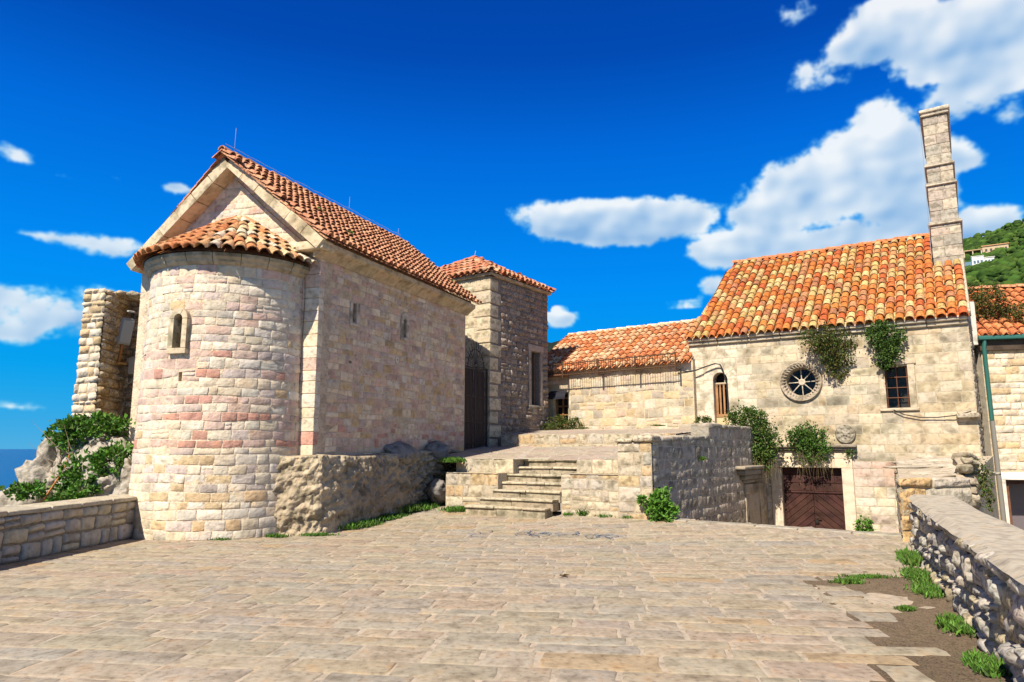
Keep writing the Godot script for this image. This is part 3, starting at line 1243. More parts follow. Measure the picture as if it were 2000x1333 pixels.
# faded blue paint strokes on the slabs before the steps
func build_paint() -> void:
	var spots := [[Vector2(-.55, -13.3), "faint dark blue paint squiggle at the left on the paving"], [Vector2(.38, -13.1), "largest tangle of faded blue paint lines on the paving before the steps"], [Vector2(1.05, -12.9), "thin faded blue paint curls between the two larger tangles"], [Vector2(1.62, -12.65), "rightmost tangle of faded blue paint lines on the paving"]]
	var nlines := [4, 13, 6, 11]
	for k in 4:
		var b := Buf.new()
		var hub: Vector2 = spots[k][0]
		for j in nlines[k]:
			var a := rr(0, TAU)
			var pos := hub + Vector2(rr(-.14, .14), rr(-.12, .12))
			var bend := rr(-.5, .5)
			var w := rr(.006, .013)
			var prev := -1
			var col := tint(pick([Color(.10, .12, .18), Color(.13, .15, .20), Color(.16, .22, .30), Color(.12, .13, .16)]), .15)
			for e in 10:
				var side := Vector2(-sin(a), cos(a)) * w
				var A := pos + side
				var B := pos - side
				var ia := b.p(Vector3(A.x, gy(A.x, A.y) + .019, A.y), col)
				b.p(Vector3(B.x, gy(B.x, B.y) + .019, B.y), col)
				if prev >= 0:
					b.q(prev, prev + 1, ia + 1, ia)
				prev = ia
				a += bend + rr(-.2, .2)
				pos += Vector2(cos(a), sin(a)) * Vector2(.055, .05)
				if pos.distance_to(hub) > .33:
					pos = hub + (pos - hub).normalized() * .33
		tag(put(b, "paint_marks", M.plaster, self, false), spots[k][1], "paint", "paint marks on the paving")


func build_hill() -> void:
	# green hill on the right, 150 to 800 m away
	var prof := [[-4, 1.0], [6, 2.0], [14, 4.5], [20, 7.5], [26, 10.5], [30, 12.6], [34, 14.6], [38, 15.5], [44, 16.5], [56, 17.5], [75, 15.0]]
	var b := Buf.new()
	var na := 150
	var nrr := 46
	var tops := []
	for i in na + 1:
		var az := lerpf(-4, 75, float(i) / na)
		var k := 0
		while k < prof.size() - 2 and az > prof[k + 1][0]:
			k += 1
		var el: float = lerpf(prof[k][1], prof[k + 1][1], clampf((az - prof[k][0]) / (prof[k + 1][0] - prof[k][0]), 0, 1))
		tops.append(tan(deg_to_rad(el)) * 760.0)
	var pt := func(az: float, r: float) -> Vector3:
		var f := clampf((az + 4) / 79.0 * na, 0, na - .001)
		var i := int(f)
		var top: float = lerpf(tops[i], tops[i + 1], f - i)
		var a := deg_to_rad(az)
		var t := clampf((r - 130) / 630.0, 0, 1)
		var h := top * pow(t, 1.15) + nz.get_noise_2d(sin(a) * r * .9, cos(a) * r * .9) * 7.0 * t
		return Vector3(sin(a) * r, -4 + h * (1.0 - .4 * clampf((r - 760) / 150.0, 0, 1)), -cos(a) * r)
	for i in na + 1:
		var az := lerpf(-4, 75, float(i) / na)
		for j in nrr + 1:
			var r := lerpf(130, 900, float(j) / nrr)
			var q: Vector3 = pt.call(az, r)
			var g := nz.get_noise_2d(q.x * .7, q.z * .7)
			b.p(q, Color(.075, .145, .028).lerp(Color(.12, .15, .045), clampf(.5 + g, 0, 1)))
	for i in na:
		for j in nrr:
			var a := i * (nrr + 1) + j
			b.q(a, a + 1, a + nrr + 2, a + nrr + 1)
	setting(put(b, "hill", M.hill), "green scrubby hillside rising behind the church")
	# scrub and trees too many to count
	var one := rock_buf(Vector3.ZERO, Vector3.ONE, 3.0, Color.WHITE, 12, 9, .5)
	var mm := MultiMesh.new()
	mm.transform_format = MultiMesh.TRANSFORM_3D
	mm.use_colors = true
	mm.mesh = mesh_of(one, Vector3.ZERO, true)
	var xs := []
	for k in 5200:
		var az := rr(24, 48)
		var r := sqrt(rr(.05, 1)) * 760.0 + 20
		var q: Vector3 = pt.call(az, r)
		var dense := nz.get_noise_2d(q.x * .45 + 300, q.z * .45)
		if dense < rr(-.35, .15):
			continue
		var s := rr(1.2, 3.4) * (1.0 + maxf(0, dense))
		xs.append([Transform3D(Basis(Vector3.UP, rr(0, TAU)).scaled(Vector3(s * rr(.9, 1.5), s * rr(.7, 1.1), s)), q + Vector3.UP * s * .3), tint(pick([Color(.05, .10, .02), Color(.07, .13, .025), Color(.04, .075, .018), Color(.085, .14, .03)]), .25)])
	mm.instance_count = xs.size()
	for k in xs.size():
		mm.set_instance_transform(k, xs[k][0])
		mm.set_instance_color(k, xs[k][1])
	var sc := MultiMeshInstance3D.new()
	sc.name = "hillside_scrub"
	sc.multimesh = mm
	sc.material_override = M.hill
	add_child(sc)
	tag(sc, "dense scrub and small trees covering the hillside", "scrub", "", "stuff")
	# far dark mountain seen in the gap between the tower and the low roof
	b = Buf.new()
	for i in 81:
		var az := deg_to_rad(lerpf(-14, 16, i / 80.0))
		for j in 9:
			var r := lerpf(1500, 2300, j / 8.0)
			var el := 8.55 + .5 * sin(az * 9 + .6) + nz.get_noise_1d(i * 7.0) * .35
			el -= absf(rad_to_deg(az) - 3) * .16
			b.p(Vector3(sin(az) * r, tan(deg_to_rad(el)) * 2000.0 * (j / 5.0 if j < 5 else 1.0 - (j - 5) * .2) + nz.get_noise_2d(i * 9.0, j * 30.0) * 18.0, -cos(az) * r), Color(.018, .028, .03))
	for i in 80:
		for j in 8:
			var a := i * 9 + j
			b.q(a, a + 1, a + 10, a + 9)
	setting(put(b, "mountain", M.hill), "dark wooded mountain far behind the low house")
	hill_house(pt.call(34.95, 560) + Vector3(0, 0, 0), deg_to_rad(-30), true)
	hill_house(pt.call(35.3, 610) + Vector3(0, 1, 0), deg_to_rad(-32), false)


func hill_house(at: Vector3, turn: float, white: bool) -> void:
	var t2 := Vector2(cos(turn), -sin(turn))
	var f := fr(Vector2(at.x, at.z) - t2 * 9, Vector2(at.x, at.z) + t2 * 9, at.y - 2)
	if white:
		var o := thing("hillside_villa", "white flat-roofed villa with blue glass on the green hillside", "house", at - Vector3(0, 2, 0))
		wblock(o, "wall", f, 2.2, 9, 0, 9.5, -8, 0, Color(.75, .75, .75), M.plaster, .05)
		wblock(o, "wall", f, 9, 15, 2.4, 8.0, -8, -.6, Color(.74, .74, .74), M.plaster, .05)
		wblock(o, "terrace_wall", f, 9, 18, 0, 2.3, -8, 1.2, Color(.5, .46, .4), M.plaster, .05)
		wblock(o, "glass_front", f, -2.2, 2.15, 0, 6.5, -7, -.8, Color(.12, .2, .26), M.plastic, .05)
		wblock(o, "roof_slab", f, 8.6, 15.4, 8.02, 8.5, -8.4, -.2, Color(.7, .7, .68), M.plaster, .05)
		wblock(o, "roof_slab", f, 1.8, 9.3, 9.52, 9.9, -8.4, .3, Color(.72, .72, .7), M.plaster, .05)
		for k in 3:
			wblock(o, "window", f, 3.0 + k * 2.0, 4.4 + k * 2.0, 4.6, 6.8, -.3, .06, Color(.1, .15, .2), M.plastic, .02)
		for k in 3:
			wblock(o, "window", f, 9.6 + k * 1.8, 10.9 + k * 1.8, 4.2, 6.6, -.9, -.54, Color(.1, .15, .2), M.plastic, .02)
	else:
		var o := thing("hillside_house", "long tan stone house with open terrace above the white villa", "house", at - Vector3(0, 2, 0))
		wblock(o, "wall", f, 5, 21, 0, 8.5, -9, 0, Color(.52, .40, .27), M.plaster, .05)
		wblock(o, "roof", f, 4.4, 21.6, 8.52, 9.3, -9.6, .6, Color(.5, .27, .15), M.plaster, .1)
		for k in 5:
			wblock(o, "window", f, 6.6 + k * 3, 8.0 + k * 3, 4.6, 6.6, -.3, .06, Color(.08, .07, .06), M.plastic, .02)
		wblock(o, "terrace_floor", f, -7, 4.95, 1.6, 2.2, -8, 0, Color(.5, .43, .33), M.plaster, .05)
		wblock(o, "terrace_roof", f, -7, 4.95, 6.6, 7.3, -8, .3, Color(.5, .33, .2), M.plaster, .05)
		for k in 3:
			wblock(o, "post", f, -6.8 + k * 5.4, -6.1 + k * 5.4, 2.21, 6.59, -.9, -.1, Color(.55, .46, .34), M.plaster, .03)


# ------------------------------------------------------------------ chapel
func build_chapel() -> void:
	var o := thing("stone_chapel", "small stone chapel with round banded apse and pitched clay tile roof", "chapel", v3(C0 - TG * 2.2 + AX * 3, 0))
	var oc := C0 - TG * 2.0
	var ng := Vector2(-TG.y, TG.x)
	var fa := {"cyl": true, "c": v3(oc, 0), "t": v3(TG, 0), "n": v3(ng, 0), "R": 1.62, "bat": .02, "H": 5.0}
	# apse wall
	var win := Rect2(.05, 3.42, .2, .66)
	var slit := Rect2(.19, 2.82, .07, .17)
	var wallp := backing(o, "apse_wall", fa, -2.85, 2.6, -.05, 5.06, [win, slit], M.mortar, MORTAR, .32)
	masonry(wallp, fa, {"y0": 0.0, "y1": 5.05, "h": [.12, .2], "w": [.19, .46], "s0": -1.25, "s1": 2.56, "holes": [Rect2(-.06, 3.33, .42, .86), slit], "pal": pal_apse, "prot": [.004, .017], "rough": .009, "mat": M.stone, "wave": .05, "keep": 300, "gap": .005, "edge": .012, "split": .06})
	# window of the apse
	var w := thing_part(o, "window", wp(fa, .15, 3.4, 0))
	var fw := {"cyl": false, "k": 1.0, "o": wp(fa, .15, 0, 0), "t": (wp(fa, .2, 0, 0) - wp(fa, .1, 0, 0)).normalized(), "n": Vector3.ZERO, "L": 1.0}
	fw.n = Vector3(-fw.t.z, 0, fw.t.x)
	arch_surround(w, fw, 0, 3.43, 3.98, .085, .195, .3, .016, Color(.60, .515, .385), M.ashlar, 3)
	wblock(w, "sill", fw, -.2, .2, 3.32, 3.428, -.25, .02, Color(.58, .49, .35), M.ashlar, .01)
	wblock(w, "dark_back", fw, -.2, .2, 3.4, 4.2, -.36, -.31, Color(.03, .027, .024), M.dark, .01)
	for k in 2:
		rod(w, "bar", wp(fw, -.03 + k * .06, 3.43, -.1), wp(fw, -.03 + k * .06, 4.05, -.1), .006, Color(.06, .05, .045), M.iron)
	for k in 3:
		rod(w, "bar", wp(fw, -.085, 3.55 + k * .16, -.1), wp(fw, .085, 3.55 + k * .16, -.1), .006, Color(.06, .05, .045), M.iron)
	wblock(o, "slit_back", fw, -.1, .2, 2.78, 3.02, -.36, -.31, Color(.03, .027, .024), M.dark, .01)
	# apse cornice: stones on a ring
	for k in 11:
		var s0 := -2.6 + k * .47
		var b := Buf.new()
		var prof := [Vector2(-.05, 5.02), Vector2(.03, 5.02), Vector2(.09, 5.07), Vector2(.10, 5.11), Vector2(.15, 5.16), Vector2(.155, 5.23), Vector2(-.05, 5.24)]
		var col := tint(Color(.47, .40, .29), .05)
		for j in 5:
			var s := s0 + .005 + (.46) * j / 4.0
			for q in prof:
				b.p(wp(fa, s, q.y, q.x), col)
		for j in 4:
			for e in prof.size() - 1:
				var a := j * prof.size() + e
				b.q(a, a + prof.size(), a + prof.size() + 1, a + 1)
		put(b, "cornice_stone", M.ashlar, o, false)
	# gable wall
	var fg := fr(C0 - TG * 4.6, C0)
	var gl := func(y: float) -> Vector2:
		var k := clampf((y - 5.6) / 2.1, 0, 1)
		return Vector2(.2 + 2.25 * k, 4.6 - 2.15 * k)
	var b := Buf.new()
	b.face(wp(fg, 0, 0, 0), wp(fg, 4.6, 0, 0), wp(fg, 4.6, 5.6, 0), wp(fg, 0, 5.6, 0), MORTAR)
	b.tri(wp(fg, 0, 5.6, 0), wp(fg, 4.6, 5.6, 0), wp(fg, 2.45, 7.6, 0), MORTAR)
	var gw := put(b, "gable_wall", M.mortar, o, false)
	masonry(gw, fg, {"y0": 5.25, "y1": 7.5, "h": [.13, .22], "w": [.2, .5], "lim": gl, "pal": func(_s, _y): return tint(pick([CREAM, PALE, PINK, CREAM, PALE, SGREY]), .09), "prot": [.004, .018], "rough": .012, "mat": M.stone, "wave": .04, "gap": .005, "edge": .012})
	# quoins of the right front corner
	var y := 1.4
	var alt := 0
	while y < 5.42:
		var h := minf(rr(.19, .31), 5.45 - y)
		var dz: float = .26 if alt % 2 == 0 else .17
		b = Buf.new()
		var xw := .2
		rbox(b, v3(C0 - TG * (xw - .012) + Vector2(TG.y, -TG.x) * (dz - .02), y + h / 2), v3(TG, 0) * xw, Vector3.UP * (h / 2 - .003), v3(ng, 0) * dz, .012, tint(pick([PINK, CREAM, CREAM, PALE, PINK, RED if y < 2.2 else PALE]), .08), .003)
		put(b, "quoin", M.stone, gw)
		y += h
		alt += 1
	# right wall of the nave
	var fs := fr(C0, C0 + AX * 6.5)
	var h1 := Rect2(1.13, 4.3, .13, .42)
	var h2 := Rect2(3.14, 4.26, .2, .52)
	var h3 := Rect2(1.06, 3.4, .1, .05)
	var nw := backing(o, "nave_wall", fs, 0, 6.5, .2, 5.6, [h1, h2, h3], M.mortar, Color(.56, .45, .34), .3)
	masonry(nw, fs, {"y0": 1.25, "y1": 5.5, "h": [.11, .19], "w": [.17, .44], "s0": .36, "s1": 6.46, "holes": [Rect2(1.02, 4.22, .36, .52), Rect2(3.02, 4.2, .44, .68), h3], "pal": pal_nave, "prot": [.003, .014], "rough": .009, "mat": M.stone, "wave": .045, "split": .1, "gap": .005, "edge": .011})
	var wn := thing_part(o, "window", wp(fs, 1.2, 4.2, 0))
	for s in [[1.03, 1.128], [1.262, 1.37]]:
		wblock(wn, "jamb", fs, s[0], s[1], 4.28, 4.73, -.28, .02, Color(.56, .50, .44), M.ashlar, .008)
	wblock(wn, "sill", fs, 1.03, 1.37, 4.22, 4.276, -.28, .03, Color(.56, .49, .42), M.ashlar, .008)
	wblock(wn, "dark_back", fs, 1.0, 1.4, 4.2, 4.8, -.36, -.31, Color(.03, .027, .024), M.dark)
	wn = thing_part(o, "window", wp(fs, 3.24, 4.2, 0))
	arch_surround(wn, fs, 3.24, 4.27, 4.68, .06, .19, .28, .02, Color(.56, .50, .43), M.ashlar, 3)
	wblock(wn, "sill", fs, 3.04, 3.44, 4.19, 4.266, -.28, .03, Color(.55, .48, .41), M.ashlar, .008)
	wblock(wn, "dark_back", fs, 3.0, 3.5, 4.2, 5.0, -.36, -.31, Color(.03, .027, .024), M.dark)
	wblock(o, "plaque", fs, 2.86, 2.99, 3.61, 3.76, -.01, .024, Color(.62, .56, .48), M.ashlar, .008)
	rod(o, "plaque_hole", wp(fs, 2.925, 3.685, .02), wp(fs, 2.925, 3.685, .027), .016, Color(.03, .03, .03), M.dark, 8)
	# other walls, out of sight
	b = Buf.new()
	var B0 := C0 - TG * 4.6
	var B1 := C0 + AX * 6.5 - BS * 4.7
	var C1 := C0 + AX * 6.5
	b.face(v3(B1, 0), v3(B0, 0), v3(B0, 5.6), v3(B1, 5.6), MORTAR)
	b.face(v3(C1, 0), v3(B1, 0), v3(B1, 5.6), v3(C1, 5.6), MORTAR)
	b.tri(v3(C1, 5.6), v3(B1, 5.6), v3((B1 + C1) / 2, 7.7), MORTAR)
	put(b, "rear_wall", M.mortar, o, false)
	# eaves cornice of the nave, in stones
	for k in 7:
		var s0 := -.22 + k * .98
		var s1 := minf(s0 + .975, 6.6)
		b = Buf.new()
		var prof := [Vector2(-.02, 5.40), Vector2(.03, 5.40), Vector2(.07, 5.45), Vector2(.15, 5.52), Vector2(.24, 5.57), Vector2(.27, 5.60), Vector2(.27, 5.69), Vector2(-.02, 5.71)]
		var col := tint(Color(.54, .44, .31), .05)
		for j in 2:
			for q in prof:
				b.p(wp(fs, s0 if j == 0 else s1, q.y, q.x), col)
		var m := prof.size()
		for e in m - 1:
			b.face(b.v[e], b.v[e + m], b.v[e + m + 1], b.v[e + 1], col)
		for e in range(1, m - 1):
			b.tri(b.v[0], b.v[e], b.v[e + 1], col)
			b.tri(b.v[m], b.v[m + e + 1], b.v[m + e], col)
		put(b, "cornice_stone", M.ashlar, o, false)
	wblock(o, "eaves_bed", fs, -.2, 6.55, 5.70, 5.80, -.3, .16, Color(.4, .3, .22), M.mortar, .01)
	# the cornice returns on the gable
	wblock(o, "cornice_return", fg, 4.22, 4.86, 5.52, 5.70, -.1, .34, Color(.60, .51, .37), M.ashlar, .02)
	# rake stones
	for side in [0, 1]:
		var A := Vector2(.0, 5.5) if side == 0 else Vector2(4.8, 5.58)
		var Bq := Vector2(2.45, 7.62)
		var n := 6
		for k in n:
			var q0 := A.lerp(Bq, float(k) / n)
			var q1 := A.lerp(Bq, float(k + 1) / n)
			var d := (q1 - q0).normalized()
			var nn := Vector2(-d.y, d.x) * (1 if side == 0 else -1)
			b = Buf.new()
			var c := (q0 + q1) / 2 + nn * .02
			rbox(b, wp(fg, c.x, c.y, .19), (fg.t * d.x + Vector3.UP * d.y) * ((q1 - q0).length() / 2 - .003), (fg.t * nn.x + Vector3.UP * nn.y) * .12, fg.n * .19, .012, tint(Color(.62, .53, .38), .05), .006)
			put(b, "rake_stone", M.ashlar, o)
	# roofs
	var pitch := deg_to_rad(40.0)
	var n3 := v3(BS, 0) * sin(pitch) + Vector3.UP * cos(pitch)
	var O := v3(C0 - AX * .72 + BS * .36, 5.72)
	roof(o, "roof", O, v3(AX, 0), n3, {"L": 7.4, "S": 3.28, "cols": 38, "rows": 14, "pal": clay_chapel, "lim": func(k): return Vector2(.42 * (1 - k), 7.4 - .25 * k), "r": .44, "pitch": .2, "ru": .72, "th": .014, "lift": .06})
	var n4 := v3(-BS, 0) * sin(pitch) + Vector3.UP * cos(pitch)
	var O2 := v3(C0 + AX * 6.68 - BS * 4.66, 5.72)
	roof(o, "roof", O2, v3(-AX, 0), n4, {"L": 7.4, "S": 3.28, "cols": 38, "rows": 14, "pal": clay_chapel, "lim": func(k): return Vector2(.2 * k, 7.25 + .1 * k), "keep": 0, "r": .43})
	ridge(o, v3(C0 - BS * 2.15 - AX * .72, 7.85), v3(C0 - BS * 2.15 + AX * 6.45, 7.83), .1, .36, clay_chapel, M.tile)
	# half cone over the apse
	var cone := Buf.new()
	var tip := wp(fa, 0, 6.42, -1.62 - .0)
	for k in 24:
		var a0 := lerpf(-1.75, 1.62, k / 24.0)
		var a1 := lerpf(-1.75, 1.62, (k + 1) / 24.0)
		cone.tri(wp(fa, a0 * 1.62, 5.235, .2), wp(fa, a1 * 1.62, 5.235, .2), tip, Color(.3, .16, .09))
	var ar := put(cone, "apse_roof", M.tile, o, false)
	var rest := Buf.new()
	for ring in 7:
		var r := lerpf(1.93, .25, ring / 7.0)
		var yy := lerpf(5.21, 6.42, 1.0 - r / 1.93)
		var n := maxi(4, int(PI * r / .215))
		for k in n:
			var a := lerpf(-1.72, 1.58, (k + .5) / n) + (rr(-.01, .01))
			var out := v3(TG, 0) * sin(a) + v3(ng, 0) * cos(a)
			var down := (out * 1.86 - Vector3.UP * 1.18).normalized()
			var t := (v3(TG, 0) * cos(a) - v3(ng, 0) * sin(a))
			var nn := down.cross(t).normalized()
			var at := v3(oc, 0) + out * r + Vector3.UP * (yy + .05 + ring * .006)
			var bas := Basis(t, nn, t.cross(nn)) * Basis(Vector3.UP, rr(-.05, .05)) * Basis(Vector3.RIGHT, -.06 + rr(-.02, .03))
			var tb := tile_buf(.115, .096, .44, .02, tint(clay_apse((k + .5) / n, 0), .1, .05))
			var q := MeshInstance3D.new()
			q.name = "roof_tile"
			q.mesh = mesh_of(tb, Vector3.ZERO, true)
			q.material_override = M.tile
			ar.add_child(q, true)
			q.transform = Transform3D(bas, at - org[ar])
	# lightning wire along the right rake, with its clips
	b = Buf.new()
	tube(b, [wp(fg, 2.5, 7.3, .07), wp(fg, 3.3, 6.55, .06), wp(fg, 4.25, 5.75, .06), wp(fg, 4.3, 4.6, .05), wp(fg, 4.27, 3.0, .05), wp(fg, 4.26, 1.4, .05)], .007, Color(.16, .11, .08), 4)
	put(b, "lightning_wire", M.iron, o)
	for e in [[-.35, .55], [3.75, .4], [6.2, .25]]:
		var q := v3(C0 - BS * 2.15 + AX * e[0], 7.93)
		rod(o, "lightning_rod", q, q + Vector3(.01, e[1], 0), .004, Color(.4, .42, .45), M.iron, 4)
	b = Buf.new()
	var wpts := []
	for k in 30:
		wpts.append(v3(C0 - BS * 2.15 + AX * (-.6 + k * .24), 8.0 + rr(-.012, .02)))
	tube(b, wpts, .006, Color(.45, .45, .45), 4)
	put(b, "ridge_wire", M.iron, o)


func thing_part(parent: Node, called: String, at: Vector3) -> Node3D:
	var n := Node3D.new()
	n.name = called
	parent.add_child(n, true)
	n.position = at - org.get(parent, Vector3.ZERO)
	org[n] = at
	return n


# rough old footing and bedrock under the chapel's right wall
func build_outcrop() -> void:
	var path := [Vector2(-4.7, -13.3), Vector2(-4.35, -13.35), Vector2(-4.0, -13.38), Vector2(-3.62, -13.5), Vector2(-3.42, -13.85), Vector2(-3.22, -14.4), Vector2(-2.9, -15.2), Vector2(-2.55, -16.05), Vector2(-2.25, -16.8), Vector2(-1.92, -17.6), Vector2(-1.6, -18.4), Vector2(-1.5, -19.0)]
	var curve := Curve3D.new()
	for q in path:
		curve.add_point(v3(q, 0))
	var L := curve.get_baked_length()
	var n := 230
	var m := 60
	var b := Buf.new()
	var axis := C0 + AX * 3.0
	for i in n + 1:
		var s := L * i / n
		var p := curve.sample_baked(s)
		var q := curve.sample_baked(minf(L, s + .12)) - curve.sample_baked(maxf(0, s - .12))
		var out := Vector3(-q.z, 0, q.x).normalized()
		var far := clampf((s - 3.0) / 3.5, 0, 1)
		var top := lerpf(1.46, 1.55, far) + nz.get_noise_1d(s * 40) * .05
		for j in m + 1:
			var k := float(j) / m
			var y: float
			var d: float
			if k < .72:
				y = top * k / .72
				d = .02 - .1 * k + sin(k * 4.2) * .04
			else:
				var e := (k - .72) / .28
				y = top + e * (.05 + far * .35) - e * e * .05
				d = -.05 - e * lerpf(.75, 1.1, far)
			var w := Vector3(p.x * 42, y * 48, p.z * 42)
			var amp := lerpf(.15, .42, far) * (1.0 if k < .72 else .6)
			var rel := nr.get_noise_3dv(w) * amp * .6 + nr.get_noise_3dv(w * 2.9) * amp * .5 + nr.get_noise_3dv(w * 7.5) * amp * .42 + nr.get_noise_3dv(w * 17.0) * amp * .25
			# ledges of the bedrock
			rel += (floorf((y + nz.get_noise_1d(s * 20) * .3) * 3.2) / 3.2 - y) * .35 * far
			b.p(p + out * (d + rel) + Vector3.UP * y, Color(.50, .425, .31).lerp(Color(.27, .225, .175), clampf(.45 + nz.get_noise_3dv(w * .45) * 1.3, 0, 1)))
	for i in n:
		for j in m:
			var a := i * (m + 1) + j
			b.q(a, a + m + 1, a + m + 2, a + 1)
	var o := put(b, "rock_footing", M.rock)
	tag(o, "rough rock and old rubble footing under the chapel's shaded wall", "rock")
	var list := [[Vector3(-2.75, 1.5, -16.6), Vector3(.5, .3, .75), 2.2, "dark smooth boulder resting on the footing against the chapel wall"], [Vector3(-2.0, 1.5, -18.0), Vector3(.42, .3, .5), 5.1, "smaller dark boulder on the footing nearest the iron gate"], [Vector3(-1.75, .62, -17.15), Vector3(.28, .3, .35), 7.7, "grey boulder low beside the terrace wall, half in plants"]]
	for e in list:
		var r := put(rock_buf(e[0], e[1], e[2], Color(.27, .255, .25)), "boulder", M.rock)
		tag(r, e[3], "rock", "rocks by the chapel")
	var left := [[Vector3(-9.05, 1.65, -15.6), Vector3(.72, .5, .6), 1.3, "pale craggy boulder at the top, under the ruined wall"],
		[Vector3(-8.1, .75, -14.15), Vector3(.55, .62, .5), 4.4, "tall pale grey boulder just behind the parapet"],
		[Vector3(-7.48, .95, -13.95), Vector3(.22, .46, .3), 8.2, "narrow leaning stone between the tall boulder and the apse"],
		[Vector3(-10.05, .6, -15.6), Vector3(.65, 1.15, .7), 6.9, "dark slanting crag at the cliff edge beside the sea"],
		[Vector3(-10.2, .1, -14.6), Vector3(.8, .7, .8), 3.7, "low grey crag at the left, right above the parapet"],
		[Vector3(-8.6, .7, -15.3), Vector3(1.3, 1.1, .9), 9.6, "bedrock mound half covered with green plants"],
		[Vector3(-7.75, 1.15, -15.0), Vector3(.45, .55, .5), 11.3, "grey stone close to the apse above the leaning one"]]
	for e in left:
		var r := put(rock_buf(e[0], e[1], e[2], Color(.40, .375, .335), 54, 38, .42), "boulder", M.rock)
		tag(r, e[3], "rock", "rocks behind the parapet")


func build_ruin() -> void:
	# projecting pier on the left and the wall behind it in its shade
	var o := thing("ruined_wall", "tall ruined stone wall standing behind the rocks at the cliff", "wall", Vector3(-10, 0, -17))
	var A := Vector2(-10.42, -16.55)
	var B := Vector2(-9.72, -16.3)
	var f := fr(A, B)
	var pal := func(_s, _y): return tint(pick([CREAM, TAN, CREAM, PALE, SGREY, Color(.52, .40, .25)]), .12)
	var top := func(y: float) -> Vector2:
		return Vector2(-.05 + nz.get_noise_1d(y * 60) * .05 + (y - .8) * .02, .72 + nz.get_noise_1d(y * 50 + 99) * .05)
	var w := backing(o, "pier_front", f, .04, .68, .5, 5.38, [], M.mortar, Color(.45, .37, .26))
	masonry(w, f, {"y0": .6, "y1": 5.42, "h": [.1, .22], "w": [.18, .42], "lim": top, "pal": pal, "prot": [.02, .07], "rough": .03, "mat": M.stone, "wave": .05, "edge": .03})
	var f2 := fr(B, B + Vector2(-.32, -1.6))
	f2.n = Vector3(f2.t.z * -1, 0, f2.t.x)
	w = backing(o, "pier_side", f2, 0, 1.65, .5, 5.36, [], M.mortar, Color(.36, .31, .24))
	masonry(w, f2, {"y0": .6, "y1": 5.4, "h": [.1, .24], "w": [.2, .5], "s0": 0.0, "s1": 1.6, "pal": pal, "prot": [.03, .12], "rough": .04, "mat": M.weathered, "wave": .05, "edge": .035})
	var D := B + Vector2(-.32, -1.55)
	var f3 := fr(D, D + Vector2(2.6, .35))
	w = backing(o, "back_wall", f3, -.1, 2.6, .5, 5.5, [], M.mortar, Color(.33, .29, .23))
	masonry(w, f3, {"y0": .6, "y1": 5.55, "h": [.12, .3], "w": [.2, .55], "s0": -.1, "s1": 2.55, "pal": pal, "prot": [.03, .14], "rough": .05, "mat": M.weathered, "wave": .06, "edge": .035})
	# broken crest
	var b := Buf.new()
	for k in 9:
		var s := k * .3
		b = rock_buf(wp(f3, s, 5.5, -.25), Vector3(.24, .13 + rr(0, .1), .3), k * 2.3, tint(Color(.42, .37, .3), .1), 14, 10)
		put(b, "crest_stone", M.weathered, o)
	for k in 4:
		var s := k * .2
		b = rock_buf(wp(f, s + .05, 5.4, -.25 - .2 * k), Vector3(.2, .1, .26), k * 3.1 + 40, tint(Color(.50, .43, .32), .1), 14, 10)
		put(b, "crest_stone", M.weathered, o)
	b = Buf.new()
	b.face(wp(f, .04, 0, -.02), wp(f, .04, 5.4, -.02), wp(f, .04, 5.4, -1.6), wp(f, .04, 0, -1.6), Color(.45, .37, .26))
	b.face(wp(f, .04, 5.36, 0), wp(f, .68, 5.36, 0), wp(f, .5, 5.36, -1.6), wp(f, .04, 5.36, -1.6), Color(.45, .37, .26))
	put(b, "pier_core", M.mortar, o, false)
	# floodlight and its box fixed to the pier's side
	var lamp := thing("floodlight", "grey sheet-metal floodlight fixed to the shaded side of the ruined wall", "floodlight", wp(f2, .45, 3.9, .2))
	var c := wp(f2, .5, 4.45, .34)
	var dir := Vector3(.75, -.3, .6).normalized()
	var X := dir.cross(Vector3.UP).normalized()
	var Y := X.cross(dir)
	b = Buf.new()
	rbox(b, c, X * .15, Y * .33, dir * .03, .02, Color(.30, .30, .29), 0)
	put(b, "housing", M.plastic, lamp)
	b = Buf.new()
	rbox(b, c + dir * .045, X * .125, Y * .28, dir * .012, .01, Color(.36, .37, .37), 0)
	put(b, "front_plate", M.plastic, lamp)
	b = Buf.new()
	rbox(b, c - Y * .55 + X * .02, X * .03, Y * .22, dir * .03, .008, Color(.30, .14, .05), 0)
	rbox(b, c - Y * .8 - X * .05, X * .11, Y * .025, dir * .05, .008, Color(.38, .22, .08), 0)
	put(b, "bracket", M.iron, lamp)
	b = Buf.new()
	rbox(b, c + Y * .5 - X * .02, X * .08, Y * .02, dir * .05, .006, Color(.45, .42, .36), 0)
	put(b, "top_bracket", M.iron, lamp)
	var bx := thing("junction_box", "small beige box on the back wall beside the floodlight", "box", wp(f3, .55, 3.5, .2))
	wblock(bx, "case", f3, .45, .85, 3.45, 3.85, .12, .42, Color(.50, .46, .38), M.plastic, .015)
	wblock(bx, "lid", f3, .47, .83, 3.47, 3.83, .421, .44, Color(.46, .42, .34), M.plastic, .01)
	b = Buf.new()
	tube(b, [wp(f3, .6, 3.45, .3), wp(f3, .5, 3.25, .35), wp(f3, .3, 3.15, .3), wp(f3, .22, 2.6, .2), wp(f3, .1, 1.9, .25)], .018, Color(.4, .38, .34), 5)
	put(b, "conduit", M.plastic, bx)


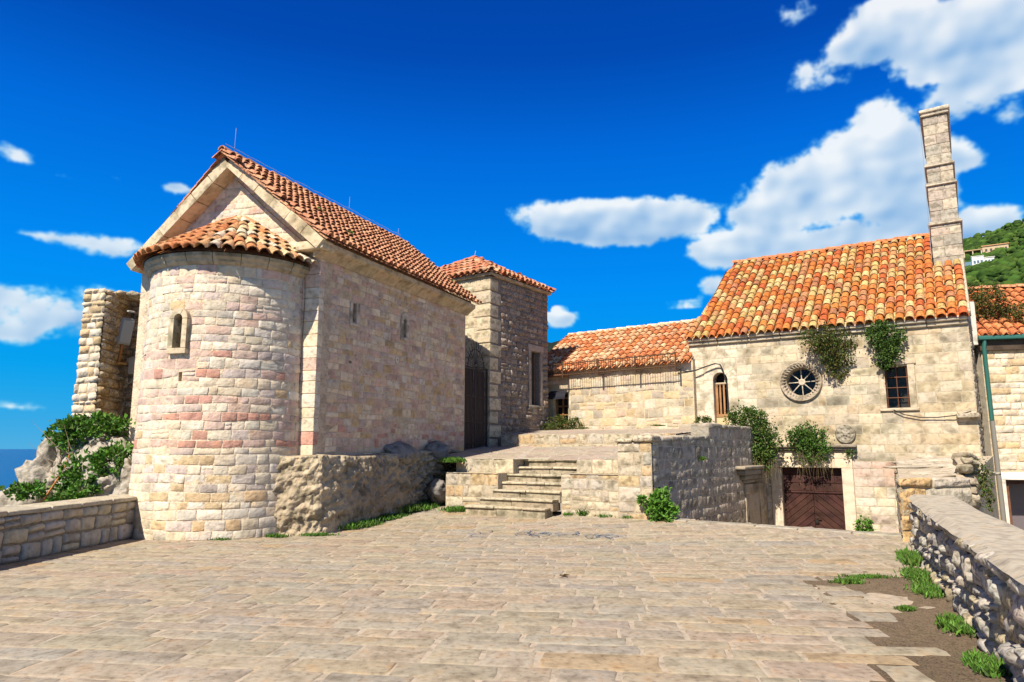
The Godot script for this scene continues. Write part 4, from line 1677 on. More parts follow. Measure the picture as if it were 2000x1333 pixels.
func build_parapet() -> void:
	var A := Vector2(-7.85, 4.0)
	var B := Vector2(-7.1, -10.0)
	var D := Vector2(-6.84, -13.55)
	var o := thing("parapet_wall", "low parapet of squared stones with flat top along the sea edge", "wall", v3(B, 0))
	var n := 0
	for seg in [[B, D, 40], [A, B, 0]]:
		var f := fr(seg[0], seg[1])
		var L: float = f.L
		var w := backing(o, "wall_face", f, -.02, L, -.02, .68, [], M.mortar, Color(.25, .22, .18))
		masonry(w, f, {"y0": 0.0, "y1": .67, "h": [.19, .27], "w": [.28, .5], "s0": 0.0, "s1": L, "pal": pal_parapet, "prot": [.03, .055], "rough": .014, "mat": M.stone, "wave": .06, "split": .25, "gap": .012, "edge": .03, "keep": 120})
		# coping slabs
		var s := 0.0
		while s < L:
			var e := minf(L, s + rr(.6, 1.1))
			wblock(w, "coping_stone", f, s + .004, e - .004, .665, .735 + rr(0, .012), -.62, .05, tint(Color(.46, .405, .32), .07), M.paving, .02, .006)
			s = e
		var b := Buf.new()
		b.face(wp(f, L, -1.4, -.56), wp(f, 0, -1.4, -.56), wp(f, 0, .68, -.56), wp(f, L, .68, -.56), Color(.42, .37, .3))
		put(b, "outer_face", M.mortar, w, false)
		n += 1


# ------------------------------------------------------------------ terrace, steps
func build_terrace() -> void:
	var o := thing("terrace_wall", "two-tier stone retaining wall beside and behind the steps", "wall", v3(sp(1, .5), 0))
	var specs := [  # s0, s1, y0, y1, setback
		[0.0, 1.62, -.15, .97, 0.0], [.3, 1.8, .95, 1.32, .5], [3.42, 5.35, -.15, 1.0, 0.0], [3.6, 5.2, .98, 1.33, .55], [4.92, 5.75, -.15, 1.76, -.06]]
	for e in specs:
		var f := fr(sq(e[0], e[4]), sq(e[1], e[4]), sy(0), SK)
		var w := backing(o, "wall_face", f, 0, f.L, e[2], e[3] - .02, [], M.mortar, Color(.42, .36, .27))
		masonry(w, f, {"y0": e[2], "y1": e[3], "h": [.2, .34], "w": [.26, .6], "s0": 0.0, "s1": f.L, "pal": pal_terrace, "prot": [.006, .024], "rough": .011, "mat": M.old, "wave": .03, "split": .12, "edge": .026, "keep": 80})
	var fu := fr(sp(.45, 2.2), sp(5.7, 2.2))
	var wu := backing(o, "wall_face", fu, 0, fu.L, 1.45, 2.0, [], M.mortar, Color(.42, .36, .27))
	masonry(wu, fu, {"y0": 1.5, "y1": 2.01, "h": [.2, .3], "w": [.26, .6], "s0": 0.0, "s1": fu.L, "pal": pal_terrace, "prot": [.006, .024], "rough": .011, "mat": M.old, "wave": .03, "split": .12, "edge": .026, "keep": 80})
	# returns and ledges
	var b := Buf.new()
	var col := Color(.48, .42, .32)
	for e in [[0.0, 1.62, .96, 0.0, .55], [3.42, 5.3, .99, 0.0, .6]]:
		b.face(v3(sq(e[0], e[3] - .03), sy(e[2])), v3(sq(e[1], e[3] - .03), sy(e[2])), v3(sq(e[1], e[4]), sy(e[2])), v3(sq(e[0], e[4]), sy(e[2])), col)
	for e in [[1.62, -.2, .97, 0.0, 1.1], [1.8, .95, 1.32, .5, 1.3], [3.42, -.2, 1.0, 0.0, 1.0], [3.6, .95, 1.33, .55, 1.3], [0.0, -.2, .97, 0.0, 1.2]]:
		b.face(v3(sq(e[0], e[3]), sy(e[1])), v3(sq(e[0], e[4]), sy(e[1])), v3(sq(e[0], e[4]), sy(e[2])), v3(sq(e[0], e[3]), sy(e[2])), col)
	b.face(v3(sq(.0, .5), sy(.9)), v3(sq(.3, .5), sy(.9)), v3(sq(.3, .5), sy(1.32)), v3(sq(.0, .5), sy(1.32)), col)
	put(b, "ledges", M.paving, o, false)
	# corner pier top and its coping blocks
	var fc := fr(sq(4.88, -.1), sq(5.78, -.1), sy(0), SK)
	wblock(o, "pier_cap", fc, 0, .42, 1.745, 1.84, -.6, .02, Color(.52, .47, .38), M.weathered, .02, .01)
	wblock(o, "pier_cap", fc, .43, .92, 1.75, 1.92, -.6, .04, Color(.50, .45, .37), M.weathered, .03, .01)
	# steps
	var st := thing("stone_steps", "flight of seven worn stone steps up to the terrace", "steps", v3(sq(2.4, -.6), sy(0)))
	var lims := [[1.02, 3.28], [1.28, 3.36], [1.5, 3.42], [1.6, 3.4], [1.64, 3.4], [1.72, 3.58], [1.82, 3.58]]
	for i in 7:
		var w0 := -.65 + .28 * i
		var yb := .19 * i
		var s: float = lims[i][0]
		var f := fr(sq(0, w0), sq(6, w0), sy(0), SK)
		while s < lims[i][1] - .01:
			var e := minf(lims[i][1], s + rr(.65, 1.2))
			if lims[i][1] - e < .4:
				e = lims[i][1]
			b = Buf.new()
			wbox(b, f, s + .002, e - .002, maxf(-.15, yb - .1), yb + .128, -.45, -.035 + rr(-.008, .008), tint(Color(.37, .325, .245), .1), .012, .006)
			put(b, "riser_stone", M.old, st)
			s = e
		s = lims[i][0] - .01
		while s < lims[i][1] - .01:
			var e := minf(lims[i][1], s + rr(.5, 1.0))
			if lims[i][1] - e < .3:
				e = lims[i][1] + .01
			b = Buf.new()
			wbox(b, f, s + .003, e - .003, yb + .131, yb + .188 + rr(-.004, .004), -.5, .012 + rr(-.01, .01), tint(Color(.50, .45, .35), .06), .018, .006)
			put(b, "tread_stone", M.old, st)
			s = e
	# the first, low kerb-like step is bordered with cement
	# middle terrace (rises gently), upper terrace
	b = Buf.new()
	var ty := sy(1.325)
	var back0 := sp(-.4, 2.25)
	var tc := Color(.50, .44, .38)
	for e in [[-.5, 1.8, .5, -.9, 1.6], [1.8, 3.6, 1.02, 1.6, 3.4], [3.6, 5.6, .56, 3.4, 5.75]]:
		b.face(v3(sq(e[0], e[2]), ty), v3(sq(e[1], e[2]), ty), v3(sp(e[4], 2.25), 1.66), v3(sp(e[3], 2.25), 1.66), tc)
	b.tri(v3(sq(1.81, .49), ty), v3(sq(1.81, 1.05), ty), v3(sp(1.6, 2.25), 1.66), tc)
	b.tri(v3(sq(1.81, .49), ty), v3(sq(2.0, 1.05), ty), v3(sq(1.81, 1.05), ty), tc)
	b.tri(v3(sq(3.59, .5), ty), v3(sp(3.4, 2.25), 1.66), v3(sq(3.59, 1.05), ty), tc)
	b.face(v3(sp(-.9, 2.2), 1.66), v3(sp(.5, 2.2), 1.66), v3(sp(.2, 4.5), 1.67), v3(sp(-1.5, 4.5), 1.67), tc)
	var mt := put(b, "middle_terrace", M.joint, self, false)
	setting(mt, "sloping paved terrace at the top of the steps")
	slabs(mt, [sq(-.45, .5), sq(1.8, .5), sp(1.6, 2.2), sp(-.8, 2.2)], ty, 1.66)
	slabs(mt, [sq(1.8, 1.0), sq(3.6, 1.0), sp(3.4, 2.2), sp(1.6, 2.2)], ty, 1.66)
	slabs(mt, [sq(3.6, .55), sq(5.3, .55), sp(5.5, 2.2), sp(3.4, 2.2)], ty, 1.66)
	b = Buf.new()
	b.face(v3(sp(.5, 2.22), 2.0), v3(sp(5.75, 2.22), 1.94), v3(sp(6.95, 7.8), 2.36), v3(sp(-1.2, 7.8), 2.38), Color(.54, .475, .40))
	b.face(v3(sq(4.9, .05), sy(1.72)), v3(sq(5.6, .05), sy(1.72)), v3(sp(5.75, 2.25), 1.938), v3(sp(4.9, 2.25), 1.95), Color(.5, .45, .38))
	b.face(v3(sq(4.9, .05), sy(1.2)), v3(sq(4.9, .05), sy(1.72)), v3(sp(4.9, 2.25), 1.95), v3(sp(4.9, 2.25), 1.5), Color(.5, .45, .38))
	mt = put(b, "upper_terrace", M.joint, self, false)
	setting(mt, "upper paved terrace in front of the low house")
	slabs(mt, [sp(.5, 2.2), sp(5.7, 2.2), sp(6.3, 5.3), sp(-.2, 5.3)], 2.0, 2.2)


# rows of slabs on a sloping quad: front left, front right, back right, back left
func slabs(parent: Node3D, q: Array, y0: float, y1: float) -> void:
	var depth: float = ((q[3] - q[0]).length() + (q[2] - q[1]).length()) / 2
	var v := 0.0
	while v < .99:
		var v1 := minf(1.0, v + rr(.3, .46) / depth)
		if 1.0 - v1 < .2 / depth:
			v1 = 1.0
		var u := 0.0
		var wide: float = (q[1] - q[0]).length()
		while u < .99:
			var u1 := minf(1.0, u + rr(.42, .8) / wide)
			if 1.0 - u1 < .25 / wide:
				u1 = 1.0
			var b := Buf.new()
			var pts := []
			var col := tint(pick([Color(.42, .34, .28), Color(.40, .35, .29), Color(.43, .37, .29), Color(.41, .33, .28)]), .08)
			for e in [[u, v], [u1, v], [u1, v1], [u, v1]]:
				pts.append(q[0].lerp(q[1], e[0]).lerp(q[3].lerp(q[2], e[0]), e[1]))
			var c: Vector2 = (pts[0] + pts[1] + pts[2] + pts[3]) / 4
			var vm := [v, v, v1, v1]
			var top := []
			var rim := []
			var lift := rr(.004, .014)
			for k in 4:
				var d: Vector2 = (c - pts[k]).normalized()
				var y: float = lerpf(y0, y1, vm[k])
				top.append(b.p(v3(pts[k] + d * .03, y + lift + rr(-.002, .002)), col))
				rim.append(b.p(v3(pts[k] + d * .012, y - .012), col))
			b.q(top[0], top[1], top[2], top[3])
			for k in 4:
				var j := (k + 1) % 4
				b.q(rim[k], rim[j], top[j], top[k])
			put(b, "paving_stone", M.paving, parent)
			u = u1
		v = v1


func build_grey_wall() -> void:
	var f := grey_frame()
	var o := thing("lane_wall", "dark grey wall of squared stones running down the lane to the church", "wall", wp(f, 0, -1.6, 0))
	var hole := Rect2(6.3, -1.7, 1.72, 2.3)
	var drain := Rect2(.06, .0, .34, .74)
	var mort := Color(.56, .49, .395)
	var w := backing(o, "wall_face", f, 0, f.L, -1.7, 1.84, [drain], M.mortar, mort, .4)
	var lim := func(y: float) -> Vector2:
		return Vector2(.28, 8.5 - .5 * clampf((y - .2) / 1.7, 0, 1))
	masonry(w, f, {"y0": -1.7, "y1": 1.86, "h": [.23, .31], "w": [.26, .5], "lim": lim, "holes": [hole, Rect2(5.6, .62, 2.0, .5), drain], "pal": pal_grey, "prot": [.004, .022], "rough": .014, "mat": M.grey, "wave": .06, "edge": .02, "gap": .004, "keep": 300})
	wblock(o, "drain_back", f, .0, .44, -.05, .8, -.5, -.42, Color(.03, .03, .028), M.dark)
	# upper course, stepped
	var w2 := backing(o, "parapet_face", f, 3.55, 7.8, 1.84, 2.2, [], M.mortar, mort)
	masonry(w2, f, {"y0": 1.86, "y1": 2.24, "h": [.34, .4], "w": [.28, .48], "s0": 3.55, "s1": 7.8, "pal": pal_grey, "prot": [.006, .024], "rough": .014, "mat": M.grey, "edge": .02})
	var s := .05
	while s < 7.8:
		var e := minf(7.8, s + rr(.4, .7))
		if s < 3.55 and e > 3.4:
			e = 3.55
		var yt := lerpf(1.86, 1.95, clampf(s / 3.2, 0, 1)) if s < 3.5 else 2.27
		wblock(o, "coping_stone", f, s + .003, e - .003, yt - .13, yt + rr(-.01, .02), -.5, .03, tint(Color(.40, .365, .31), .12), M.grey, .03, .012)
		s = e
	var b := Buf.new()
	b.face(wp(f, f.L, -1.7, -.5), wp(f, 0, -1.7, -.5), wp(f, 0, 1.8, -.5), wp(f, f.L, 1.8, -.5), Color(.3, .27, .24))
	b.face(wp(f, 3.55, 1.8, 0), wp(f, 3.55, 2.2, 0), wp(f, 3.55, 2.2, -.5), wp(f, 3.55, 1.8, -.5), Color(.36, .33, .28))
	put(b, "wall_back", M.mortar, o, false)
	# little blocked doorway under a moulded bracket
	var a := thing_part(o, "niche", wp(f, 7.1, -1.6, 0))
	wblock(a, "jamb", f, 6.3, 6.59, -1.7, .27, -.06, .04, Color(.43, .375, .30), M.ashlar, .012)
	wblock(a, "jamb", f, 7.69, 8.0, -1.7, .27, -.06, .04, Color(.60, .52, .41), M.ashlar, .012)
	wblock(a, "lintel", f, 6.2, 8.1, .272, .56, -.06, .06, Color(.50, .43, .34), M.ashlar, .015)
	wblock(a, "blocking", f, 6.585, 7.695, -1.7, .275, -.2, -.07, Color(.46, .385, .30), M.plaster, .01)
	for e in [[6.1, 7.6, .60, .70, .1], [5.9, 7.65, .70, .84, .17], [5.7, 7.7, .84, 1.0, .24], [5.5, 7.75, 1.0, 1.1, .31]]:
		wblock(a, "moulding", f, e[0], e[1], e[2] + .002, e[3], -.05, e[4], Color(.36, .315, .26), M.ashlar, .02)
	# rounded corner blocks shared with the pier
	var yq := -.2
	while yq < 1.8:
		var h := minf(rr(.26, .4), 1.84 - yq)
		var bb := Buf.new()
		if yq > .72 or yq + h < .02:
			wbox(bb, f, -.1, .27, yq + .004, yq + h - .004, -.32, .03, tint(Color(.52, .47, .38), .1), .05, .01)
		else:
			wbox(bb, f, -.1, .055, yq + .004, yq + h - .004, -.32, .03, tint(Color(.56, .45, .3), .08), .03, .01)
		put(bb, "corner_stone", M.old, o)
		yq += h


# ------------------------------------------------------------------ tower
func build_tower() -> void:
	var A := Vector2(-.68, -21.2)
	var an := deg_to_rad(34.4)
	var d := Vector2(sin(an), -cos(an))
	var e := Vector2(-cos(an), -sin(an))
	var H := 6.95
	var o := thing("square_tower", "square stone tower with low hipped tile roof behind the chapel", "tower", v3(A + d * 1.6 + e * 1.9, 1.6))
	var fr1 := fr(A, A + d * 3.4)
	var fl := fr(A + e * 3.9, A)
	var door := Rect2(2.3, 3.05, .55, 1.78)
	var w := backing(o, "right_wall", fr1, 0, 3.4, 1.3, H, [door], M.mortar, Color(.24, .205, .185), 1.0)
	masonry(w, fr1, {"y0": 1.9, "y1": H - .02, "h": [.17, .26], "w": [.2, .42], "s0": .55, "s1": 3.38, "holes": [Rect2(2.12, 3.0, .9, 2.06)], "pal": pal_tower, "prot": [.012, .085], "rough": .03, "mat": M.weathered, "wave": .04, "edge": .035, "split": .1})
	var dr := thing_part(o, "doorway", wp(fr1, 2.5, 3.0, 0))
	wblock(dr, "jamb", fr1, 2.13, 2.29, 3.02, 4.84, -.3, .05, Color(.40, .34, .30), M.ashlar, .012)
	wblock(dr, "jamb", fr1, 2.86, 3.0, 3.02, 4.84, -.3, .05, Color(.42, .36, .31), M.ashlar, .012)
	wblock(dr, "lintel", fr1, 2.1, 3.05, 4.842, 5.06, -.3, .06, Color(.41, .35, .31), M.ashlar, .012)
	wblock(dr, "dark_back", fr1, 2.2, 3.0, 2.95, 4.95, -1.1, -1.0, Color(.025, .02, .018), M.dark)
	wblock(dr, "shutter_bar", fr1, 2.6, 2.64, 3.06, 4.83, -.1, -.06, Color(.12, .08, .05), M.wood, .004)
	wblock(dr, "threshold", fr1, 2.1, 3.05, 2.9, 3.018, -.3, .06, Color(.42, .37, .31), M.ashlar, .012)
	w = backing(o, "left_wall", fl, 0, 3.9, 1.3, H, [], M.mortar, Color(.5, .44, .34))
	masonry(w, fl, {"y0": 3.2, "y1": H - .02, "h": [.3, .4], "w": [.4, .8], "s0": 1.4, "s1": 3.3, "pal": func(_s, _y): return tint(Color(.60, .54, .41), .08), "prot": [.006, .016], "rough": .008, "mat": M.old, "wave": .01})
	# quoins, each with a shadow joint under it
	var y := 1.5
	var k := 0
	while y < H - .1:
		var h := minf(.415, H - .02 - y)
		var b := Buf.new()
		var lx: float = .36 if k % 2 == 0 else .27
		var lz: float = .22 if k % 2 == 0 else .3
		rbox(b, v3(A + e * (lx - .03) + d * (lz - .03), y + h / 2), v3(-e, 0) * lx, Vector3.UP * (h / 2 - .022), v3(-d, 0) * lz, .025, tint(Color(.58, .51, .39), .07), .006)
		put(b, "quoin", M.old, w)
		y += h
		k += 1
	var b := Buf.new()
	var C1 := A + d * 3.4
	var D1 := A + d * 3.4 + e * 3.9
	var E1 := A + e * 3.9
	b.face(v3(C1, 0), v3(D1, 0), v3(D1, H), v3(C1, H), Color(.45, .4, .34))
	b.face(v3(D1, 0), v3(E1, 0), v3(E1, H), v3(D1, H), Color(.45, .4, .34))
	put(b, "rear_wall", M.mortar, o, false)
	# eaves course
	for q in [[fr1, -.1, 3.5], [fl, 0.0, 4.0]]:
		for j in 4:
			var l: float = (q[2] - q[1]) / 4
			wblock(o, "eaves_stone", q[0], q[1] + l * j + .003, q[1] + l * (j + 1) - .003, H, H + .1, -.2, .12 - (.003 if q[0] == fl else 0.0), tint(Color(.50, .43, .33), .06), M.ashlar, .015)
	# hipped roof
	var over := .2
	var q0 := A - d * over - e * over
	var apex := v3(A + d * 1.7 + e * 1.95, H + 1.25)
	var ridge_pts := []
	for q in [[q0, d, 3.4 + 2 * over], [A + e * (3.9 + over) - d * over, -e, 3.9 + 2 * over], [A + d * (3.4 + over) - e * over, e, 3.9 + 2 * over], [A + d * (3.4 + over) + e * (3.9 + over), -d, 3.4 + 2 * over]]:
		var t := v3(q[1], 0)
		var O := v3(q[0], H + .1)
		var L: float = q[2]
		var m := O + t * L / 2
		m.y = O.y
		var up := (apex - m)
		up -= t * up.dot(t)
		var n := t.cross(up.normalized()).normalized()
		if n.y < 0:
			n = -n
		roof(o, "roof", O, t, n, {"L": L, "S": up.length(), "cols": int(L / .24), "rows": 6, "pal": clay_tower, "lim": func(kk): return Vector2(L / 2 * kk, L - L / 2 * kk), "keep": 90, "r": .42})
	for q in [q0, A + d * (3.4 + over) - e * over, A + e * (3.9 + over) - d * over]:
		ridge(o, v3(q, H + .16), apex + Vector3(0, .04, 0), .1, .36, clay_tower, M.tile)
	rod(o, "lightning_rod", apex, apex + Vector3(.05, .28, 0), .008, Color(.5, .5, .5), M.iron, 4)


func build_gate() -> void:
	var A := C0 + AX * 6.52
	var T := Vector2(-.70, -21.22)
	var f := fr(A, T)
	var L: float = f.L
	var o := thing("iron_gate", "dark iron double gate with spiked fan top between chapel and tower", "gate", v3((A + T) / 2, 1.55))
	var dk := Color(.05, .038, .033)
	for s in [.06, L / 2, L - .06]:
		rod(o, "post", wp(f, s, 1.5, -.05), wp(f, s, 4.0, -.05), .03, dk, M.iron, 6)
	for y in [1.75, 2.35, 3.1, 3.95]:
		rod(o, "rail", wp(f, .05, y, -.05), wp(f, L - .05, y, -.05), .02, dk, M.iron, 5)
	var n := 16
	for k in n:
		var s := lerpf(.12, L - .12, (k + .5) / n)
		rod(o, "bar", wp(f, s, 1.6, -.05), wp(f, s, 3.95, -.05), .011, Color(.11, .085, .075), M.iron, 4)
	# sheet behind the bars
	for k in 2:
		var s0 := .1 + k * (L / 2 - .04)
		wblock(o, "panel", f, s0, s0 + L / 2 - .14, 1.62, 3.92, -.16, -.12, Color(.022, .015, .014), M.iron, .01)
	# fan of spikes
	for k in 13:
		var a := lerpf(.12, PI - .12, k / 12.0)
		var c := wp(f, L / 2, 3.97, -.05)
		var dir: Vector3 = f.t * cos(a) + Vector3.UP * sin(a)
		rod(o, "spike", c + dir * .12, c + dir * lerpf(.62, .78, sin(a)), .009, dk, M.iron, 4)
	var b := Buf.new()
	var pts := []
	for k in 17:
		var a := PI * k / 16.0
		pts.append(wp(f, L / 2, 3.97, -.05) + (f.t * cos(a) + Vector3.UP * sin(a)) * .55)
	tube(b, pts, .014, dk, 5)
	put(b, "fan_arch", M.iron, o)
	# dim passage behind
	b = Buf.new()
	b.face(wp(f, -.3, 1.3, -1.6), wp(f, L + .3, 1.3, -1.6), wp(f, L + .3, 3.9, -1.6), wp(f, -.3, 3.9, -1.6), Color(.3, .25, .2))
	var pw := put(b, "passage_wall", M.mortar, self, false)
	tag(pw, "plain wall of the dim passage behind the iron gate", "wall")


# ------------------------------------------------------------------ low house
func build_low_house() -> void:
	var f := low_frame()
	var L: float = f.L
	var o := thing("low_house", "low cream stone house with orange tile roof between tower and church", "house", wp(f, L / 2, 2.2, 0))
	var win := Rect2(.6, 2.38, .6, 1.08)
	var w := backing(o, "front_wall", f, -.3, L + .3, 1.9, 4.25, [win], M.mortar, Color(.58, .49, .35), .3)
	masonry(w, f, {"y0": 2.1, "y1": 4.2, "h": [.16, .34], "w": [.2, .52], "s0": -.25, "s1": L + .28, "holes": [Rect2(.54, 2.3, .74, 1.2)], "pal": pal_low, "prot": [.004, .02], "rough": .012, "mat": M.stone, "wave": .09, "split": .24, "gap": .007, "edge": .014})
	var wn := thing_part(o, "window", wp(f, .9, 2.38, 0))
	for s in [[.52, .615], [1.185, 1.3]]:
		wblock(wn, "jamb", f, s[0], s[1], 2.3, 3.46, -.25, .02, Color(.60, .53, .41), M.ashlar, .01)
	wblock(wn, "dark_back", f, .48, 1.38, 2.3, 3.55, -.4, -.32, Color(.03, .032, .036), M.dark)
	var wd := Color(.36, .165, .06)
	for s in [.63, .88, 1.135]:
		wblock(wn, "mullion", f, s, s + .05, 2.39, 3.3, -.16, -.11, wd, M.wood, .006)
	for y in [2.39, 2.70, 3.0, 3.27]:
		wblock(wn, "glazing_bar", f, .632, 1.18, y, y + .05, -.157, -.106, wd, M.wood, .006)
	for i in 2:
		for j in 3:
			var b := Buf.new()
			var s0 := .68 + i * .255
			b.face(wp(f, s0, 2.44 + j * .3, -.14), wp(f, s0 + .2, 2.44 + j * .3, -.14), wp(f, s0 + .2, 2.7 + j * .3, -.14), wp(f, s0, 2.7 + j * .3, -.14), Color.WHITE)
			put(b, "pane", M.glass, wn, false)
	var aw := Buf.new()
	for k in 8:
		var a0 := PI * .5 * k / 8
		var a1 := PI * .5 * (k + 1) / 8
		aw.face(wp(f, .54, 3.24 + cos(a0) * .3, .03 + sin(a0) * .28), wp(f, .54, 3.24 + cos(a1) * .3, .03 + sin(a1) * .28), wp(f, 1.24, 3.24 + cos(a1) * .3, .03 + sin(a1) * .28), wp(f, 1.24, 3.24 + cos(a0) * .3, .03 + sin(a0) * .28), Color(.02, .022, .028))
	put(aw, "awning", M.plastic, wn)
	var pitch := deg_to_rad(32.0)
	var n: Vector3 = f.n * sin(pitch) + Vector3.UP * cos(pitch)
	roof(o, "roof", wp(f, -.35, 4.16, .22), f.t, n, {"L": 6.08, "S": 3.35, "cols": 25, "rows": 11, "pal": clay_low, "keep": 275, "r": .42})
	ridge(o, wp(f, -.3, 5.9, -2.55), wp(f, 5.45, 5.9, -2.55), .11, .42, func(_a, _b): return Color(.68, .55, .42), M.tile)
	var b := Buf.new()
	b.face(wp(f, 5.4, 4.1, -2.5), wp(f, -.35, 4.1, -2.5), wp(f, -.35, 5.85, -2.5), wp(f, 5.4, 5.85, -2.5), Color(.5, .44, .34))
	b.face(wp(f, -.3, 1.9, -2.5), wp(f, -.3, 1.9, 0), wp(f, -.3, 4.2, 0), wp(f, -.3, 5.8, -2.5), Color(.5, .44, .34))
	put(b, "rear_wall", M.mortar, o, false)
	b = Buf.new()
	b.face(wp(f, L + .3, 1.9, 0), wp(f, L + .3, 1.9, -2.5), wp(f, L + .3, 5.8, -2.5), wp(f, L + .3, 4.2, 0), Color(.5, .44, .34))
	put(b, "end_wall", M.mortar, o, false)
	wblock(o, "eaves_sheet", f, -.2, 1.25, 4.02, 4.07, 0, .3, Color(.36, .13, .07), M.iron, .006)
	# railing standing off the eaves on arms
	var r := thing("roof_railing", "thin rusty iron railing in front of the low house's eaves", "railing", wp(f, 2.5, 4.0, .45))
	var rust := Color(.10, .055, .035)
	for y in [4.03, 4.4]:
		rod(r, "rail", wp(f, -.1, y - .03, .42), wp(f, L - .05, y + .03, .42), .02, rust, M.iron, 5)
	for k in 5:
		var s := lerpf(-.08, L - .07, k / 4.0)
		rod(r, "post", wp(f, s, 3.93, .42), wp(f, s, 4.47, .42), .03, rust, M.iron, 5)
		rod(r, "arm", wp(f, s, 3.97, 0), wp(f, s, 3.97, .42), .014, rust, M.iron, 5)
	for k in 62:
		var s := lerpf(-.04, L - .1, (k + .5) / 62.0)
		rod(r, "baluster", wp(f, s, 3.98, .42), wp(f, s, 4.44, .42), .009, rust, M.iron, 4)


# ------------------------------------------------------------------ church
func build_church() -> void:
	var f := church_frame()
	var L: float = f.L
	var o := thing("stone_church", "stone church with oculus, dark red double door and orange tile roof", "church", v3((CHL + CHR) / 2, -1.3))
	var hd := Rect2(2.76, -1.36, 1.70, 2.42)      # door
	var ho := Rect2(3.07, 3.22, .84, .84)         # oculus
	var hw := Rect2(5.79, 2.76, .58, 1.2)         # window
	var ha := Rect2(.77, 2.3, .48, 1.8)           # arched door
	var w := backing(o, "front_wall", f, 0, L, -1.36, 5.1, [hd, ho, hw, ha], M.mortar, Color(.46, .40, .305), .4)
	masonry(w, f, {"y0": -1.3, "y1": 5.0, "h": [.2, .33], "w": [.3, .66], "s0": .03, "s1": L - .02, "holes": [Rect2(2.44, -1.36, 2.34, 3.05), Rect2(2.95, 3.1, 1.08, 1.08), Rect2(5.62, 2.7, .95, 1.44), Rect2(.47, 2.3, 1.08, 1.85)], "pal": pal_church, "prot": [.003, .009], "rough": .005, "mat": M.ashlar, "wave": .014, "gap": .005, "edge": .009})
	# cornice under the eaves
	for k in 8:
		var s0 := k * L / 8
		var s1 := (k + 1) * L / 8
		wblock(o, "cornice_stone", f, s0 + .003, s1 - .003, 5.02, 5.13, -.1, .09, tint(Color(.56, .50, .40), .06), M.ashlar, .02)
		wblock(o, "cornice_stone", f, s0 + .003, s1 - .003, 5.133, 5.26, -.1, .17, tint(Color(.50, .45, .38), .08), M.ashlar, .03)
	# double door in its stone frame
	var d := thing_part(o, "door_frame", wp(f, 3.6, -1.3, 0))
	wblock(d, "jamb", f, 2.45, 2.758, -1.36, 1.03, -.3, .06, Color(.64, .55, .44), M.plaster, .012)
	wblock(d, "jamb", f, 4.462, 4.77, -1.36, 1.03, -.3, .06, Color(.64, .54, .44), M.plaster, .012)
	wblock(d, "lintel", f, 2.45, 4.77, 1.035, 1.30, -.3, .062, Color(.66, .57, .43), M.plaster, .012)
	wblock(d, "frieze", f, 2.45, 4.77, 1.303, 1.50, -.1, .05, Color(.64, .56, .43), M.plaster, .01)
	for q in [[2.42, 4.80, 1.503, 1.56, .09], [2.38, 4.84, 1.563, 1.63, .15], [2.32, 4.92, 1.633, 1.73, .22]]:
		wblock(d, "cornice", f, q[0], q[1], q[2], q[3], -.05, q[4], Color(.36, .31, .26), M.ashlar, .02)
	var brown := Color(.07, .03, .024)
	var dl := thing_part(o, "double_door", wp(f, 3.6, -1.3, -.2))
	for k in 3:
		wblock(dl, "plank", f, 2.765, 4.455, .33 + k * .24, .33 + (k + 1) * .24 - .012, -.24, -.17, tint(brown, .1), M.wood, .008)
	wblock(dl, "rail", f, 2.765, 4.455, .27, .325, -.24, -.15, tint(brown, .08), M.wood, .008)
	for side in [0, 1]:
		var x0 := 2.77 if side == 0 else 3.615
		var x1 := 3.605 if side == 0 else 4.45
		var rect := PackedVector2Array([Vector2(x0, -1.36), Vector2(x1, -1.36), Vector2(x1, .265), Vector2(x0, .265)])
		var dir := Vector2(1, .82).normalized() if side == 0 else Vector2(1, -.82).normalized()
		var nn := Vector2(-dir.y, dir.x)
		for k in range(-9, 10):
			var c := Vector2((x0 + x1) / 2, -.55) + nn * (k * .16)
			var strip := PackedVector2Array([c - dir * 3 - nn * .074, c + dir * 3 - nn * .074, c + dir * 3 + nn * .074, c - dir * 3 + nn * .074])
			for piece in Geometry2D.intersect_polygons(strip, rect):
				if piece.size() >= 3:
					var b := Buf.new()
					prism(b, f, piece, -.24, -.18, tint(brown, .12), .008)
					put(b, "plank", M.wood, dl, false)
	wblock(dl, "backing", f, 2.76, 4.46, -1.36, 1.05, -.3, -.238, Color(.22, .13, .10), M.wood, .004)
	wblock(dl, "lock", f, 3.62, 3.72, -.62, -.5, -.18, -.13, Color(.03, .025, .02), M.iron, .01)
	rod(dl, "handle", wp(f, 3.66, -.48, -.12), wp(f, 3.8, -.44, -.1), .016, Color(.03, .025, .02), M.iron)
	# oculus: carved ring, hub, eight spokes, panes
	var oc := thing_part(o, "oculus", wp(f, 3.49, 3.0, 0))
	var b := Buf.new()
	var cx := 3.49
	var cy := 3.64
	var rs := [.41, .415, .43, .46, .49, .52, .545, .575, .60, .615, .62]
	var ds := [-.3, -.02, .02, .05, .035, .075, .06, .09, .085, .05, -.02]
	var na := 128
	for i in na:
		var a := TAU * i / na
		for j in rs.size():
			var dd: float = ds[j]
			if j == 3 or j == 4:
				dd += .03 * (1 if (i / 2) % 2 == 0 else -1)
			if j == 6:
				dd += .024 * sin(a * 30)
			var rj: float = rs[j] + (.012 * nz.get_noise_1d(i * 9.0) if j < 4 else 0.0)
			b.p(wp(f, cx + cos(a) * rj, cy + sin(a) * rj, dd), tint(Color(.42, .36, .29), .08))
	for i in na:
		for j in rs.size() - 1:
			var a := i * rs.size() + j
			var e := ((i + 1) % na) * rs.size() + j
			b.q(a, a + 1, e + 1, e)
	put(b, "carved_ring", M.ashlar, oc)
